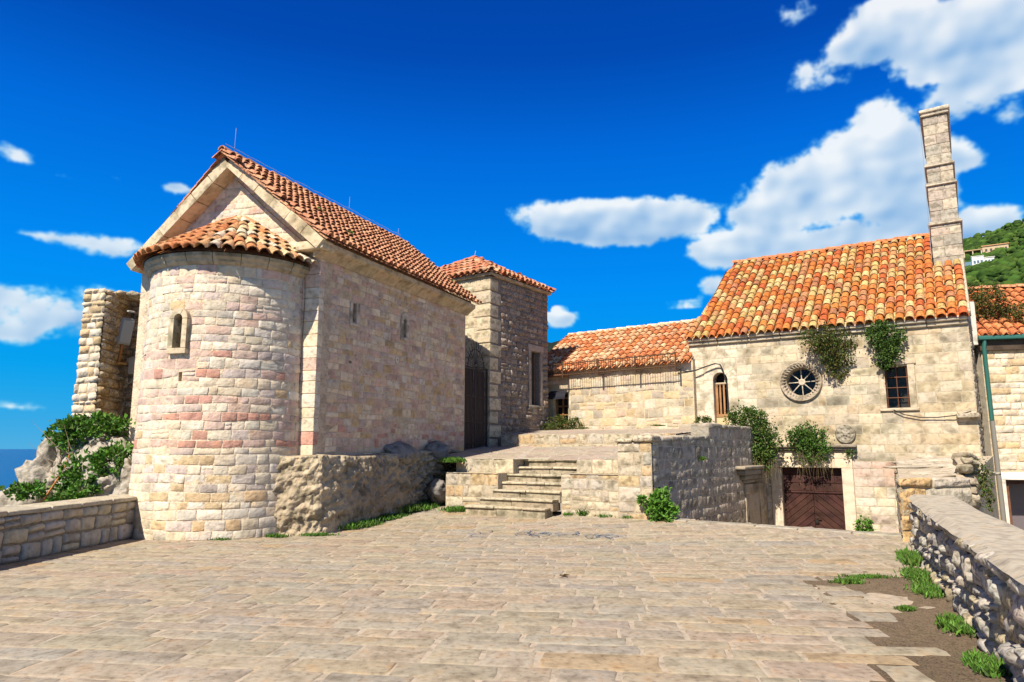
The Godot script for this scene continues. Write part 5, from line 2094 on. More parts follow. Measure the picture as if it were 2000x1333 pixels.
	for k in 8:
		var a := TAU * k / 8 + .04
		b = Buf.new()
		tube(b, [wp(f, cx + cos(a) * .08, cy + sin(a) * .08, -.16), wp(f, cx + cos(a) * .42, cy + sin(a) * .42, -.16)], .015, Color(.60, .55, .46), 6)
		put(b, "spoke", M.ashlar, oc)
		var poly := arc_poly(cx, cy, .42, a, a + TAU / 8, 6)
		poly.append(Vector2(cx, cy))
		b = Buf.new()
		for j in range(0, 6):
			b.tri(wp(f, cx, cy, -.2), wp(f, poly[j].x, poly[j].y, -.2), wp(f, poly[j + 1].x, poly[j + 1].y, -.2), Color.WHITE)
		put(b, "pane", M.glass, oc, false)
	b = Buf.new()
	prism(b, f, arc_poly(cx, cy, .105, 0, TAU * 23 / 24, 23), -.2, -.12, Color(.60, .55, .46), .02)
	put(b, "hub", M.ashlar, oc, false)
	wblock(oc, "dark_back", f, 2.9, 4.1, 3.0, 4.3, -1.2, -1.1, Color(.05, .045, .04), M.dark)
	b = Buf.new()
	for k in 24:
		var a0 := TAU * k / 24
		var a1 := TAU * (k + 1) / 24
		b.face(wp(f, cx + cos(a0) * .44, cy + sin(a0) * .44, -.28), wp(f, cx + cos(a0) * .44, cy + sin(a0) * .44, -1.1), wp(f, cx + cos(a1) * .44, cy + sin(a1) * .44, -1.1), wp(f, cx + cos(a1) * .44, cy + sin(a1) * .44, -.28), Color(.1, .09, .08))
	put(b, "reveal", M.dark, oc, false)
	# barred window
	var wn := thing_part(o, "window", wp(f, 6.08, 2.7, 0))
	for q in [[5.63, 5.79, 2.76, 4.0], [6.37, 6.55, 2.76, 4.0]]:
		wblock(wn, "jamb", f, q[0], q[1], q[2], q[3], -.25, .03, Color(.56, .48, .37), M.ashlar, .01)
		wblock(wn, "fillet", f, q[0] + .05, q[1] - .05, q[2], q[3] - .03, .028, .048, Color(.57, .50, .39), M.ashlar, .008)
	wblock(wn, "lintel", f, 5.6, 6.6, 4.003, 4.15, -.25, .05, Color(.56, .48, .37), M.ashlar, .012)
	wblock(wn, "sill", f, 5.6, 6.6, 2.67, 2.757, -.25, .06, Color(.55, .48, .37), M.ashlar, .012)
	wblock(wn, "dark_back", f, 5.7, 6.5, 2.6, 4.1, -.8, -.7, Color(.04, .036, .033), M.dark)
	b = Buf.new()
	b.face(wp(f, 5.79, 2.76, -.2), wp(f, 6.37, 2.76, -.2), wp(f, 6.37, 3.96, -.2), wp(f, 5.79, 3.96, -.2), Color.WHITE)
	put(b, "pane", M.glass, wn, false)
	var rust := Color(.13, .055, .035)
	for s in [5.82, 6.08, 6.34]:
		rod(wn, "bar", wp(f, s, 2.76, -.05), wp(f, s, 3.97, -.05), .016, rust, M.iron)
	for y in [3.05, 3.34, 3.64]:
		rod(wn, "bar", wp(f, 5.74, y, -.04), wp(f, 6.42, y, -.04), .013, rust, M.iron)
	# arched door
	var ad := thing_part(o, "arched_door", wp(f, 1.01, 2.3, 0))
	arch_surround(ad, f, 1.01, 2.3, 3.84, .235, .55, .3, .025, Color(.68, .61, .50), M.ashlar, 5)
	wblock(ad, "lower_panel", f, .78, 1.24, 2.32, 2.62, -.24, -.19, Color(.58, .47, .29), M.plaster, .008)
	var wood := Color(.42, .22, .10)
	wblock(ad, "rail", f, .78, 1.24, 2.622, 2.72, -.24, -.17, wood, M.wood, .008)
	wblock(ad, "rail", f, .78, 1.24, 3.70, 3.76, -.24, -.17, Color(.58, .45, .3), M.wood, .008)
	for k in 4:
		var s := .782 + k * .122
		wblock(ad, "slat", f, s, s + .062 + (.02 if k == 0 or k == 3 else 0.0), 2.722, 3.698, -.23, -.18, tint(wood, .12), M.wood, .006)
	rod(ad, "slat", wp(f, 1.1, 3.76, -.2), wp(f, 1.1, 4.06, -.2), .014, Color(.58, .48, .36), M.wood)
	wblock(ad, "dark_back", f, .7, 1.3, 2.25, 4.2, -.5, -.42, Color(.03, .027, .03), M.dark)
	# rosette
	b = Buf.new()
	var rc := Vector2(4.64, 2.03)
	for i in 72:
		var a := TAU * i / 72
		for j in 13:
			var r := .29 * j / 12.0
			var h := .03
			if j <= 2:
				h = .1
			elif j <= 6:
				h = .05 + .035 * absf(sin(a * 3 + .4)) * sin((j - 2) / 4.0 * PI)
			elif j <= 10:
				h = .035 + .045 * absf(sin(a * 4)) * sin((j - 6) / 4.5 * PI)
			elif j == 11:
				h = .07
			if j == 12:
				h = -.01
			b.p(wp(f, rc.x + cos(a) * r, rc.y + sin(a) * r, h), Color(.34, .31, .26))
	for i in 72:
		for j in 12:
			var a := i * 13 + j
			var e := ((i + 1) % 72) * 13 + j
			b.q(a, a + 1, e + 1, e)
	put(b, "rosette", M.ashlar, o)
	# right end wall with rough edge, left and rear walls
	var fe := fr(CHR, CHR + Vector2(.58, -.81) * 10 * CK, .112, CK)
	var we := backing(o, "end_wall", fe, 0, 10, -1.36, 5.2, [], M.mortar, Color(.40, .35, .29))
	masonry(we, fe, {"y0": -1.3, "y1": 5.15, "h": [.12, .26], "w": [.2, .5], "s0": 0.0, "s1": 3.0, "pal": func(_s, _y): return tint(Color(.42, .37, .31), .14), "prot": [.01, .05], "rough": .03, "mat": M.weathered, "wave": .05, "edge": .02, "keep": 120})
	b = Buf.new()
	var cl: Color = Color(.5, .44, .34)
	b.face(wp(f, 0, -1.36, -10), wp(f, 0, -1.36, 0), wp(f, 0, 5.1, 0), wp(f, 0, 5.1, -10), cl)
	b.tri(wp(f, 0, 5.1, -10), wp(f, 0, 5.1, 0), wp(f, 0, 8.75, -5), cl)
	b.tri(wp(f, L, 5.1, 0), wp(f, L, 5.1, -10), wp(f, L, 8.75, -5), cl)
	put(b, "side_wall", M.mortar, o, false)
	# roof
	var pitch := deg_to_rad(36.0)
	var n: Vector3 = f.n * sin(pitch) + Vector3.UP * cos(pitch)
	roof(o, "roof", wp(f, -.06, 5.22, .2), f.t, n, {"L": (L + .1) * CK, "S": 6.38 * CK, "cols": 31, "rows": 17, "pal": clay_church, "lim": func(k): return Vector2(.38 * k, L + .1 if k < .58 else L - .7) * CK, "keep": 300, "r": .455, "pitch": .06, "th": .016, "ru": .86})
	var n2: Vector3 = -f.n * sin(pitch) + Vector3.UP * cos(pitch)
	roof(o, "roof", wp(f, L, 5.25, -10.1), -f.t, n2, {"L": (L + .1) * CK, "S": 6.3 * CK, "cols": 31, "rows": 17, "pal": clay_church, "lim": func(k): return Vector2(0, L + .05 - .45 * k) * CK, "keep": 0, "r": .44})
	ridge(o, wp(f, .3, 9.0, -4.95), wp(f, L - .75, 9.0, -4.95), .13, .5, func(_a, _b): return Color(.58, .22, .10), M.tile)
	# verge of mortar along the right end
	b = Buf.new()
	rbox(b, wp(f, L + .03, 5.3, .0) + (-f.n * cos(pitch) + Vector3.UP * sin(pitch)) * 1.8, f.t * .06, n * .09, (f.n * cos(pitch) - Vector3.UP * sin(pitch)) * 1.8, .02, Color(.5, .45, .38), .01)
	put(b, "verge", M.weathered, o)
	# bell gable seen from its end: a tall thin slab with string courses
	var fb := fr(CHR - (Vector2(f.t.x, f.t.z) * .72 + Vector2(f.n.x, f.n.z) * 3.2) * CK, CHR + (Vector2(f.t.x, f.t.z) * .1 - Vector2(f.n.x, f.n.z) * 3.2) * CK, .112, CK)
	var bell := thing_part(o, "bell_gable", wp(fb, .4, 7.3, 0))
	var W: float = fb.L
	var ys := [7.35, 8.95, 10.28, 10.95, 12.72]
	var inset := [0.0, .03, .05, .07]
	for k in 4:
		var x0: float = inset[k]
		var x1: float = W - inset[k]
		wblock(bell, "core", fb, x0, x1, ys[k], ys[k + 1], -4.2, 0, Color(.46, .41, .34), M.mortar, .01)
		var yy: float = ys[k] + .02
		while yy < ys[k + 1] - .12:
			var hh: float = minf(rr(.26, .38), ys[k + 1] - .1 - yy)
			var s: float = x0 - .012
			var cut: float = x0 + (x1 - x0) * rr(.35, .65)
			for seg in [[s, cut - .004], [cut + .004, x1 + .012]]:
				wblock(bell, "stone", fb, seg[0], seg[1], yy + .003, yy + hh - .004, -.5, .012 + rr(0, .008), tint(pick([Color(.50, .44, .37), Color(.46, .40, .35), Color(.56, .50, .42), Color(.44, .40, .35)]), .1), M.old, .014, .004)
			yy += hh
		wblock(bell, "string_course", fb, x0 - .07, x1 + .07, ys[k + 1] - .1, ys[k + 1] - .03, -4.3, .08, Color(.52, .47, .39), M.old, .02, .004)
		wblock(bell, "string_course", fb, x0 - .035, x1 + .035, ys[k + 1] - .03, ys[k + 1] + .02, -4.3, .045, Color(.50, .45, .38), M.old, .015, .004)
	wblock(bell, "capstone", fb, -.03, W + .03, 12.74, 12.88, -4.3, .1, Color(.58, .53, .45), M.old, .03, .008)
	# conductor strip down its left side
	b = Buf.new()
	tube(b, [wp(fb, -.05, 7.5, .03), wp(fb, -.04, 9.0, .12), wp(fb, -.02, 10.6, .1), wp(fb, -.02, 12.3, .08)], .01, Color(.3, .34, .38), 4)
	put(b, "lightning_wire", M.iron, bell)
	# corbel at the right corner
	wblock(o, "corbel", f, 7.45, 8.0, 2.42, 2.56, -.1, .2, Color(.40, .36, .30), M.weathered, .03, .01)
	# cables
	var cb := thing("wall_cable", "thick black cable curving over the church's arched door", "cable", wp(f, .5, 4.3, .1))
	b = Buf.new()
	tube(b, [wp(f, -.35, 4.22, .3), wp(f, 0, 4.15, .24), wp(f, .25, 4.17, .2), wp(f, .6, 4.28, .18), wp(f, .9, 4.36, .16), wp(f, 1.06, 4.33, .14), wp(f, 1.13, 4.15, .1), wp(f, 1.17, 3.95, .06), wp(f, 1.23, 3.7, .05), wp(f, 1.25, 2.5, .05)], .022, Color(.03, .03, .03), 6)
	put(b, "cable", M.plastic, cb)
	cb = thing("wall_cable", "thin dark cable sagging under the barred window to the corbel", "cable", wp(f, 6.8, 2.6, .1))
	b = Buf.new()
	tube(b, [wp(f, 5.95, 2.7, .08), wp(f, 6.2, 2.56, .08), wp(f, 6.6, 2.47, .08), wp(f, 7.0, 2.46, .08), wp(f, 7.4, 2.5, .12), wp(f, 7.8, 2.6, .15)], .014, Color(.035, .03, .03), 5)
	put(b, "cable", M.plastic, cb)


# ------------------------------------------------------------------ right side
func build_right() -> void:
	# rubble wall along the soil
	var far := Vector2(6.2, -11.0)
	var near := Vector2(1.95, -1.75)
	var f := fr(far, near)
	var o := thing("rubble_wall", "grey dry rubble wall with flat cement top beside the soil", "wall", v3(far, 0))
	var w := backing(o, "wall_face", f, 0, f.L, -.3, .8, [], M.mortar, Color(.16, .145, .13), .3, -.03)
	masonry(w, f, {"y0": -.04, "y1": .82, "h": [.13, .23], "w": [.18, .42], "s0": 0.0, "s1": f.L, "pal": pal_rubble, "prot": [.025, .1], "rough": .03, "mat": M.weathered, "wave": .07, "split": .12, "gap": .004, "edge": .035, "fine": 1})
	var b := Buf.new()
	var n := 60
	for k in n + 1:
		var s: float = f.L * k / n
		for j in 9:
			var d := lerpf(.07, -.62, j / 8.0) + nz.get_noise_2d(s * 60, j * 40.0) * .03
			var y := .835 + .06 * clampf(1.0 - s / 2.0, 0, 1) + nz.get_noise_2d(s * 45 + 50, d * 90) * .02 - (.05 if j == 0 or j == 8 else 0.0)
			b.p(wp(f, s, y, d), Color(.43, .385, .32))
	for k in n:
		for j in 8:
			var a := k * 9 + j
			b.q(a, a + 9, a + 10, a + 1)
	put(b, "cement_top", M.joint, o)
	b = Buf.new()
	b.face(wp(f, f.L, -1.36, -.58), wp(f, 0, -1.36, -.58), wp(f, 0, .78, -.58), wp(f, f.L, .78, -.58), Color(.4, .37, .33))
	b.face(wp(f, 0, -1.36, -.58), wp(f, 0, -1.36, 0), wp(f, 0, .8, 0), wp(f, 0, .8, -.58), Color(.4, .37, .33))
	put(b, "wall_back", M.mortar, o, false)
	# wall stub of big ochre stones at the church's corner
	var q := thing("corner_wall", "stub of big ochre and grey stones between rubble wall and church", "wall", Vector3(6.9, 0, -11.6))
	var fq := fr(Vector2(6.24, -11.42), Vector2(7.56, -11.72))
	w = backing(q, "wall_face", fq, 0, fq.L, -.3, 1.1, [], M.mortar, Color(.46, .38, .26))
	masonry(w, fq, {"y0": -.02, "y1": 1.14, "h": [.26, .42], "w": [.35, .8], "s0": -.02, "s1": fq.L, "pal": func(s, y): return tint(Color(.58, .40, .21) if s < .4 or rng.randf() < .3 else pick([Color(.55, .46, .33), Color(.48, .43, .36)]), .1), "prot": [.01, .05], "rough": .03, "mat": M.rock, "wave": .08, "edge": .02, "fine": 2})
	b = Buf.new()
	var pts := [Vector2(6.24, -11.42), Vector2(7.56, -11.72), Vector2(12.0, -17.6), Vector2(10.1, -18.6)]
	b.face(v3(pts[0], 1.1), v3(pts[1], 1.1), v3(pts[2], 1.42), v3(pts[3], 1.42), Color(.5, .43, .33))
	b.face(v3(pts[3], -1.36), v3(pts[0], -1.36), v3(pts[0], 1.1), v3(pts[3], 1.42), Color(.5, .43, .33))
	b.face(v3(pts[1], -1.36), v3(pts[2], -1.36), v3(pts[2], 1.42), v3(pts[1], 1.1), Color(.42, .37, .3))
	put(b, "core", M.mortar, q, false)
	var fl := fr(pts[3], pts[0])
	w = backing(q, "lane_face", fl, 0, fl.L, -1.3, 1.1, [], M.mortar, Color(.46, .39, .28), .3, .01)
	masonry(w, fl, {"y0": -1.3, "y1": 1.12, "h": [.2, .3], "w": [.3, .6], "s0": 2.0, "s1": fl.L, "pal": pal_terrace, "prot": [.03, .06], "rough": .02, "mat": M.stone, "wave": .03})
	for k in 16:
		var t := rr(.1, .9)
		var u := rr(.05, .95)
		var c: Vector2 = pts[0].lerp(pts[3], t).lerp(pts[1].lerp(pts[2], t), u)
		put(rock_buf(v3(c, lerpf(1.1, 1.42, t)), Vector3(rr(.2, .5), rr(.03, .08), rr(.2, .5)), k * 1.9, tint(Color(.50, .44, .35), .1), 16, 10), "top_stone", M.stone, q)
	# broken end of masonry between this wall and the next house
	for k in 44:
		var y := rr(-.9, 1.55)
		var c := Vector2(7.55, -11.8).lerp(Vector2(7.95, -12.35), rng.randf())
		b = Buf.new()
		var tw := rr(0, TAU)
		rbox(b, v3(c, y), Vector3(cos(tw), rr(-.2, .2), sin(tw)) * rr(.06, .17), Vector3(rr(-.15, .15), 1, rr(-.15, .15)) * rr(.03, .08), Vector3(-sin(tw), rr(-.2, .2), cos(tw)) * rr(.06, .16), .03, tint(Color(.42, .365, .285), .2), .025)
		put(b, "broken_stone", M.rock, q)
	# neighbouring house
	var nl := Vector2(12.9, -18.72)
	var nr2 := Vector2(18.4, -17.23)
	var h := thing("neighbour_house", "neighbouring stone house with green gutter and orange roof at the right", "house", v3(nl, -1.3))
	var fn := fr(nl, nr2, .112, .93)
	var win := Rect2(.12, -1.3, 2.2, 2.02)
	w = backing(h, "front_wall", fn, -.15, fn.L, -1.36, 4.75, [win], M.mortar, Color(.55, .46, .33), .35)
	masonry(w, fn, {"y0": -1.3, "y1": 4.7, "h": [.13, .25], "w": [.24, .6], "s0": -.1, "s1": 2.9, "holes": [Rect2(-.06, -1.36, 2.5, 2.34)], "pal": func(_s, _y): return tint(pick([CREAM, PALE, TAN, SGREY, CREAM, PALE]), .1), "prot": [.008, .03], "rough": .016, "mat": M.stone, "wave": .04, "keep": 160})
	var wn := thing_part(h, "window", wp(fn, .2, -1.2, 0))
	wblock(wn, "lintel", fn, -.08, 2.45, .73, .95, -.3, .05, Color(.70, .68, .64), M.plaster, .01)
	wblock(wn, "jamb", fn, -.04, .115, -1.36, .727, -.3, .05, Color(.66, .60, .54), M.plaster, .01)
	wblock(wn, "frame", fn, .13, .24, -1.3, .6, -.22, -.12, Color(.20, .09, .05), M.wood, .01)
	wblock(wn, "frame", fn, .13, 2.3, .602, .715, -.22, -.12, Color(.10, .045, .03), M.wood, .01)
	wblock(wn, "dark_back", fn, .0, 2.4, -1.3, .8, -1.0, -.9, Color(.16, .13, .14), M.dark)
	b = Buf.new()
	b.face(wp(fn, .24, -1.3, -.17), wp(fn, 2.3, -1.3, -.17), wp(fn, 2.3, .6, -.17), wp(fn, .24, .6, -.17), Color.WHITE)
	put(b, "pane", M.glass, wn, false)
	var teal := Color(.035, .12, .10)
	wblock(h, "gutter", fn, -.25, fn.L, 4.72, 4.85, .1, .26, teal, M.plastic, .02)
	wblock(h, "eaves_board", fn, -.2, fn.L, 4.42, 4.715, .0, .1, Color(.09, .06, .04), M.wood, .01)
	var dp := Buf.new()
	tube(dp, [wp(fn, -.1, 4.75, .18), wp(fn, -.1, 4.5, .1), wp(fn, -.08, 2.4, .08)], .055, teal, 8)
	put(dp, "downpipe", M.plastic, h)
	dp = Buf.new()
	tube(dp, [wp(fn, -.08, 2.39, .08), wp(fn, -.04, -1.3, .08)], .06, Color(.20, .185, .16), 8)
	put(dp, "downpipe", M.plastic, h)
	var pitch := deg_to_rad(33.0)
	var n3: Vector3 = fn.n * sin(pitch) + Vector3.UP * cos(pitch)
	roof(h, "roof", wp(fn, -.2, 4.82, .22), fn.t, n3, {"L": (fn.L + .2) * .93, "S": 3.35, "cols": 24, "rows": 9, "pal": func(_a, _b): return pick([Color(.60, .20, .08), Color(.62, .24, .10), Color(.57, .18, .08)]), "keep": 110})
	ridge(h, wp(fn, -.1, 6.84, -2.78), wp(fn, fn.L, 6.84, -2.78), .12, .45, func(_a, _b): return Color(.60, .28, .15), M.tile)
	b = Buf.new()
	b.face(wp(fn, -.15, -1.36, -5), wp(fn, -.15, -1.36, 0), wp(fn, -.15, 4.75, 0), wp(fn, -.15, 4.75, -5), Color(.6, .57, .5))
	b.tri(wp(fn, -.15, 4.75, -5.6), wp(fn, -.15, 4.75, 0), wp(fn, -.15, 6.8, -2.8), Color(.6, .57, .5))
	put(b, "side_wall", M.plaster, h, false)
	wblock(h, "verge", fn, -.42, -.2, 4.6, 5.9, -.8, .05, Color(.60, .58, .53), M.plaster, .02)


# ------------------------------------------------------------------ plants
func build_plants() -> void:
	var f := church_frame()
	var at := wp(f, 4.45, 4.9, .1)
	shrub("hanging_shrub", "large brownish shrub hanging from the church eaves above the oculus", "shrub", at, [[Vector3(-.1, -.02, .1), Vector3(.85, .38, .4), 1500], [Vector3(.05, -.42, .12), Vector3(.62, .4, .32), 1000], [Vector3(.1, -.8, .08), Vector3(.34, .34, .2), 420]], .085, OLIVE + [GREENS[0], GREENS[1]], .5, "shrubs growing on the church", 14)
	at = wp(f, 5.88, 4.9, .1)
	shrub("hanging_shrub", "rounder green shrub hanging from the eaves above the barred window", "shrub", at, [[Vector3(0, -.02, .1), Vector3(.5, .42, .34), 1000], [Vector3(.02, -.45, .12), Vector3(.4, .36, .26), 650], [Vector3(-.06, -.78, .06), Vector3(.2, .18, .14), 160]], .1, GREENS, .35, "shrubs growing on the church", 10)
	at = Vector3(6.75, 1.85, -19.75)
	shrub("hanging_shrub", "big green bush spilling over the end of the grey lane wall", "bush", at, [[Vector3(-.15, .55, .0), Vector3(.62, .4, .36), 1400], [Vector3(.25, .0, .1), Vector3(.5, .55, .34), 1500], [Vector3(.22, -.5, .15), Vector3(.3, .4, .24), 700]], .095, GREENS + [OLIVE[0]], .3, "", 12, [[Vector3(.25, -.6, .25), .34, 40, .7]])
	at = wp(f, 3.55, 1.75, .2)
	shrub("hanging_shrub", "green bush on the cornice over the church's double door", "bush", at, [[Vector3(.0, .15, .12), Vector3(.56, .4, .35), 1200], [Vector3(.08, -.2, .2), Vector3(.5, .34, .3), 800]], .09, GREENS + [FRESH[2]], .3, "", 10, [[Vector3(.1, -.3, .3), .5, 40, .7]])
	at = wp(f, 4.72, 1.52, .16)
	shrub("hanging_tuft", "small tuft hanging at the right end of the door cornice", "plant", at, [[Vector3(0, -.05, 0), Vector3(.2, .12, .08), 90]], .07, GREENS, .6, "", 3)
	at = Vector3(2.95, .2, -14.1)
	shrub("leafy_plant", "bright green leafy plant at the foot of the grey wall's corner", "plant", at, [[Vector3(-.05, .3, .05), Vector3(.22, .32, .22), 420], [Vector3(.02, .16, .08), Vector3(.3, .18, .22), 260], [Vector3(-.3, .4, .0), Vector3(.18, .06, .12), 60]], .12, FRESH, .15, "", 8)
	at = wp(f, 4.98, -.72, .3)
	shrub("leafy_plant", "small bright green plant at the right foot of the church door", "plant", at, [[Vector3(0, .12, 0), Vector3(.24, .26, .2), 260]], .12, FRESH, .15, "", 5)
	var fh := low_frame()
	at = wp(fh, .1, 2.25, .4)
	shrub("potted_tree", "little round-headed green tree beside the low house window", "tree", at, [[Vector3(0, .62, 0), Vector3(.26, .38, .26), 420]], .11, FRESH, .1, "", 5)
	at = wp(fh, 1.25, 2.24, .35)
	shrub("low_bush", "wide olive green bush at the foot of the low house wall", "bush", at, [[Vector3(0, .2, 0), Vector3(.62, .26, .3), 800], [Vector3(-.5, .05, .1), Vector3(.5, .14, .25), 300]], .08, OLIVE + GREENS, 0, "", 8)
	at = wp(fh, 4.9, 2.28, .9)
	shrub("low_bush", "small round bush on the terrace by the arched door", "bush", Vector3(5.35, 2.2, -19.5), [[Vector3(0, .14, 0), Vector3(.26, .17, .22), 260]], .075, GREENS + OLIVE, 0, "", 5)
	var lf := Buf.new()
	for k in 3:
		leaf(lf, Vector3(.62 + k * .02, .012, -9.15), Vector3(cos(k * 1.1), .25, sin(k * 1.1)).normalized(), Vector3(-sin(k * 1.1), .1, cos(k * 1.1)).normalized(), .12, .05, Color(.16, .10, .045))
	tag(put(lf, "dry_leaf", M.leaf, self, false), "single curled dry brown leaf lying on the open paving", "leaf")
	# roof shrub of the next house
	at = Vector3(13.4, 5.4, -19.4)
	shrub("roof_shrub", "dense brown-green shrub growing over the neighbouring roof", "shrub", at, [[Vector3(-.05, .3, .1), Vector3(.62, .55, .6), 1500], [Vector3(.55, -.1, .3), Vector3(.6, .32, .5), 900]], .085, OLIVE + [GREENS[2]], .2, "", 8)
	at = Vector3(7.95, .95, -12.0)
	shrub("hanging_shrub", "narrow creeper hanging on the broken masonry by the drainpipe", "creeper", at, [[Vector3(.02, .2, .05), Vector3(.14, .32, .14), 420], [Vector3(.0, -.2, .1), Vector3(.1, .2, .1), 160]], .05, OLIVE + GREENS, .5, "", 4)
	# greenery among the rocks on the left
	var lp := [[Vector3(-8.9, 1.95, -15.2), [[Vector3(0, .12, .1), Vector3(.85, .26, .45), 620], [Vector3(-.6, -.1, .15), Vector3(.45, .34, .35), 380]], "green shrubs on the highest boulder under the ruined wall"],
		[Vector3(-7.85, 1.2, -14.2), [[Vector3(0, .1, .1), Vector3(.46, .4, .4), 700], [Vector3(-.5, -.15, .2), Vector3(.5, .26, .35), 460]], "dense green shrub against the apse above the parapet"],
		[Vector3(-8.75, .95, -14.35), [[Vector3(0, .1, .05), Vector3(.4, .5, .35), 520], [Vector3(-.2, -.3, .1), Vector3(.45, .25, .35), 260]], "tall green weeds with a reddish stem left of the tall boulder"],
		[Vector3(-9.45, .72, -13.8), [[Vector3(0, .06, 0), Vector3(.4, .16, .3), 200]], "low tuft of weeds by the cliff crag behind the parapet"],
		[Vector3(-8.25, .75, -13.6), [[Vector3(0, .06, 0), Vector3(.3, .16, .15), 140]], "small weeds right in front of the tall boulder"]]
	for e in lp:
		shrub("wild_shrub", e[2], "plant", e[0], e[1], .15, FRESH + FRESH + GREENS, .05, "wild plants behind the parapet", 8)
	var b := Buf.new()
	tube(b, [Vector3(-9.15, .6, -13.9), Vector3(-8.95, 1.0, -13.95), Vector3(-8.85, 1.25, -14.0), Vector3(-8.82, 1.5, -14.05)], .022, Color(.42, .17, .06), 5, .01)
	for k in 14:
		var p := Vector3(-8.95 + rr(-.2, .2), rr(.9, 1.7), -14.0)
		tube(b, [p, p + Vector3(rr(-.5, .05), rr(.1, .5), rr(-.1, .1))], .006, Color(.3, .2, .13), 3, .002)
	tag(put(b, "dead_shrub", M.bark), "bare reddish dead shrub with dry twigs rising from the weeds at left", "shrub")
	# weeds at the feet of walls
	var tufts := [[Vector3(-5.2, 0, -12.72), .16, .08, 90, .13, "grey-green grass tuft at the front foot of the apse"],
		[Vector3(-4.3, 0, -13.1), .2, .1, 110, .16, "grass tuft where the apse meets the rock footing"],
		[Vector3(-3.6, 0, -13.3), .3, .12, 150, .14, "bright weeds at the lit corner of the rock footing"],
		[Vector3(-3.05, 0, -14.5), .2, .55, 360, .3, "leafy weeds in the shade along the rock footing"],
		[Vector3(-2.65, 0, -15.6), .2, .6, 330, .24, "long strip of shaded weeds along the middle of the footing"],
		[Vector3(-2.15, 0, -16.7), .25, .7, 460, .36, "deep green weeds at the far end of the footing"],
		[Vector3(-1.15, 0, -16.25), .4, .22, 380, .26, "sunlit green weeds at the left foot of the terrace wall"],
		[Vector3(-1.42, 1.05, -16.75), .22, .2, 300, .3, "bright green tuft on the lower terrace ledge at left"],
		[Vector3(1.2, 0, -15.12), .12, .1, 80, .16, "small green tuft right beside the steps"],
		[Vector3(1.5, 0, -14.98), .1, .08, 110, .32, "upright weed on the wall right of the steps"],
		[Vector3(2.0, 0, -14.7), .25, .1, 90, .14, "thin dry weeds halfway along the right terrace wall"],
		[Vector3(2.45, 0, -14.45), .22, .1, 150, .14, "flat weeds just left of the leafy corner plant"],
		[Vector3(5.55, 0, -10.05), .12, .4, 330, .3, "clump of weeds at the far end of the rubble wall"],
		[Vector3(5.1, 0, -9.1), .16, .4, 330, .18, "grass along the rubble wall behind the soil strip"],
		[Vector3(4.75, 0, -8.25), .16, .4, 330, .17, "grass at the foot of the rubble wall beside the soil"],
		[Vector3(4.05, 0, -6.6), .16, .28, 330, .2, "nearest bright grass tuft at the foot of the rubble wall"],
		[Vector3(3.5, 0, -5.45), .1, .22, 420, .16, "sparse short grass at the very front of the wall foot"],
		[Vector3(4.45, 0, -9.05), .3, .1, 260, .1, "flat grass patch at the back edge of the soil"],
		[Vector3(4.05, 0, -8.72), .16, .08, 360, .13, "low grass patch at the left tip of the soil"],
		[Vector3(3.95, 0, -7.3), .07, .05, 260, .1, "tiny grass patch between soil and paving slabs"]]
	for e in tufts:
		e[0].y += gy(e[0].x, e[0].z)
		grass("grass_tuft", e[5], e[0], e[1], e[2], e[3], e[4], FRESH + GREENS, "weeds at the foot of the walls", -.43 if e[2] > e[1] else 0.0)
	var fg := grey_frame()
	grass("wall_tuft", "small tuft growing out of the grey lane wall", wp(fg, 2.8, 1.3, .06), .06, .06, 70, .22, OLIVE + FRESH)
	for e in [[1.9, 2.24, .3, "low tuft at the foot of the low house, left one"], [4.55, 2.27, .35, "low tuft at the foot of the low house near the church"]]:
		grass("grass_tuft", e[3], wp(fh, e[0], e[1], .3), .2, .12, 110, .14, GREENS + OLIVE, "tufts at the low house")
	var pit := deg_to_rad(40.0)
	for e in [[.95, 1.65, "green tuft on the chapel roof near the top of its front"], [1.25, .85, "second green tuft on the chapel roof, lower down"], [5.9, .75, "green tuft on the chapel roof by its far end"]]:
		var p := v3(C0 + AX * e[0] + BS * (.36 - e[1] * cos(pit)), 5.8 + e[1] * sin(pit))
		grass("roof_tuft", e[2], p, .1, .1, 80, .14, FRESH + OLIVE, "tufts on the chapel roof")
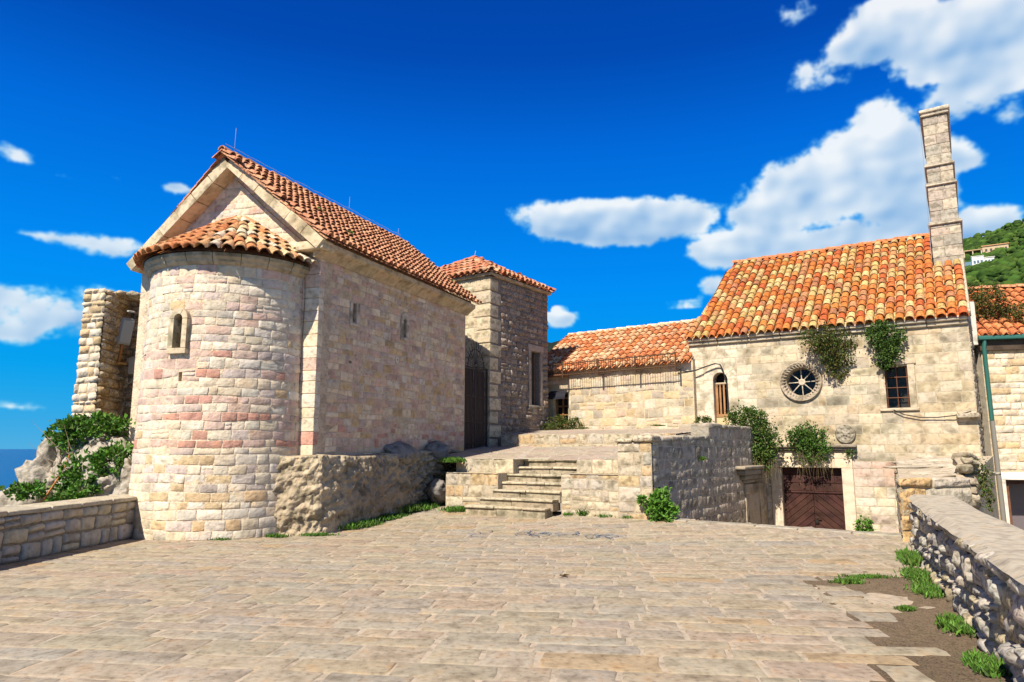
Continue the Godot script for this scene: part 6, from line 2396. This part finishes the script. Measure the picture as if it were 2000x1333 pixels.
	grass("roof_tuft", "green moss tuft among the apse roof tiles", wp({"cyl": true, "c": v3(C0 - TG * 2.0, 0), "t": v3(TG, 0), "n": Vector3(-TG.y, 0, TG.x), "R": 1.62, "bat": 0.0, "H": 5.0}, .75, 5.62, -.35), .1, .1, 70, .1, FRESH + OLIVE)
	grass("wall_tuft", "small plant high on the back of the ruined wall", Vector3(-9.5, 4.95, -17.7), .15, .1, 120, .22, GREENS)


# ------------------------------------------------------------------
func _ready() -> void:
	rng.seed = 20240
	nz.seed = 3
	nz.frequency = .012
	nz.fractal_octaves = 4
	nr.seed = 8
	nr.frequency = .02
	nr.fractal_octaves = 4
	# camera, sky, sun, exposure
	var cam := Camera3D.new()
	cam.name = "camera"
	cam.fov = 52.22
	cam.near = .05
	cam.far = 60000
	add_child(cam)
	cam.position = EYE
	cam.rotation_degrees = Vector3(8.8, 0, 0)
	cam.current = true
	var exposure := 1.8
	var env := Environment.new()
	env.background_mode = Environment.BG_SKY
	var sk := Sky.new()
	var pm := PanoramaSkyMaterial.new()
	pm.panorama = make_sky()
	sk.sky_material = pm
	env.sky = sk
	env.background_energy_multiplier = 1.0 / exposure
	env.tonemap_mode = Environment.TONE_MAPPER_LINEAR
	env.tonemap_exposure = exposure
	env.sdfgi_enabled = true
	env.ssao_enabled = true
	env.ssil_enabled = true
	var we := WorldEnvironment.new()
	we.name = "environment"
	we.environment = env
	add_child(we)
	var sun := DirectionalLight3D.new()
	sun.name = "sun"
	sun.light_energy = 1.5
	sun.light_angular_distance = .53
	sun.light_color = Color(1, .965, .9)
	sun.shadow_enabled = true
	add_child(sun)
	var az := deg_to_rad(33.0)
	var el := deg_to_rad(47.0)
	sun.look_at_from_position(Vector3(-sin(az) * cos(el), sin(el), cos(az) * cos(el)) * 50.0, Vector3.ZERO)
	make_materials()
	build_setting()
	build_chapel()
	build_outcrop()
	build_church()
	build_tower()
	build_low_house()
	build_terrace()
	build_grey_wall()
	build_right()
	build_parapet()
	build_ruin()
	build_gate()
	build_plants()
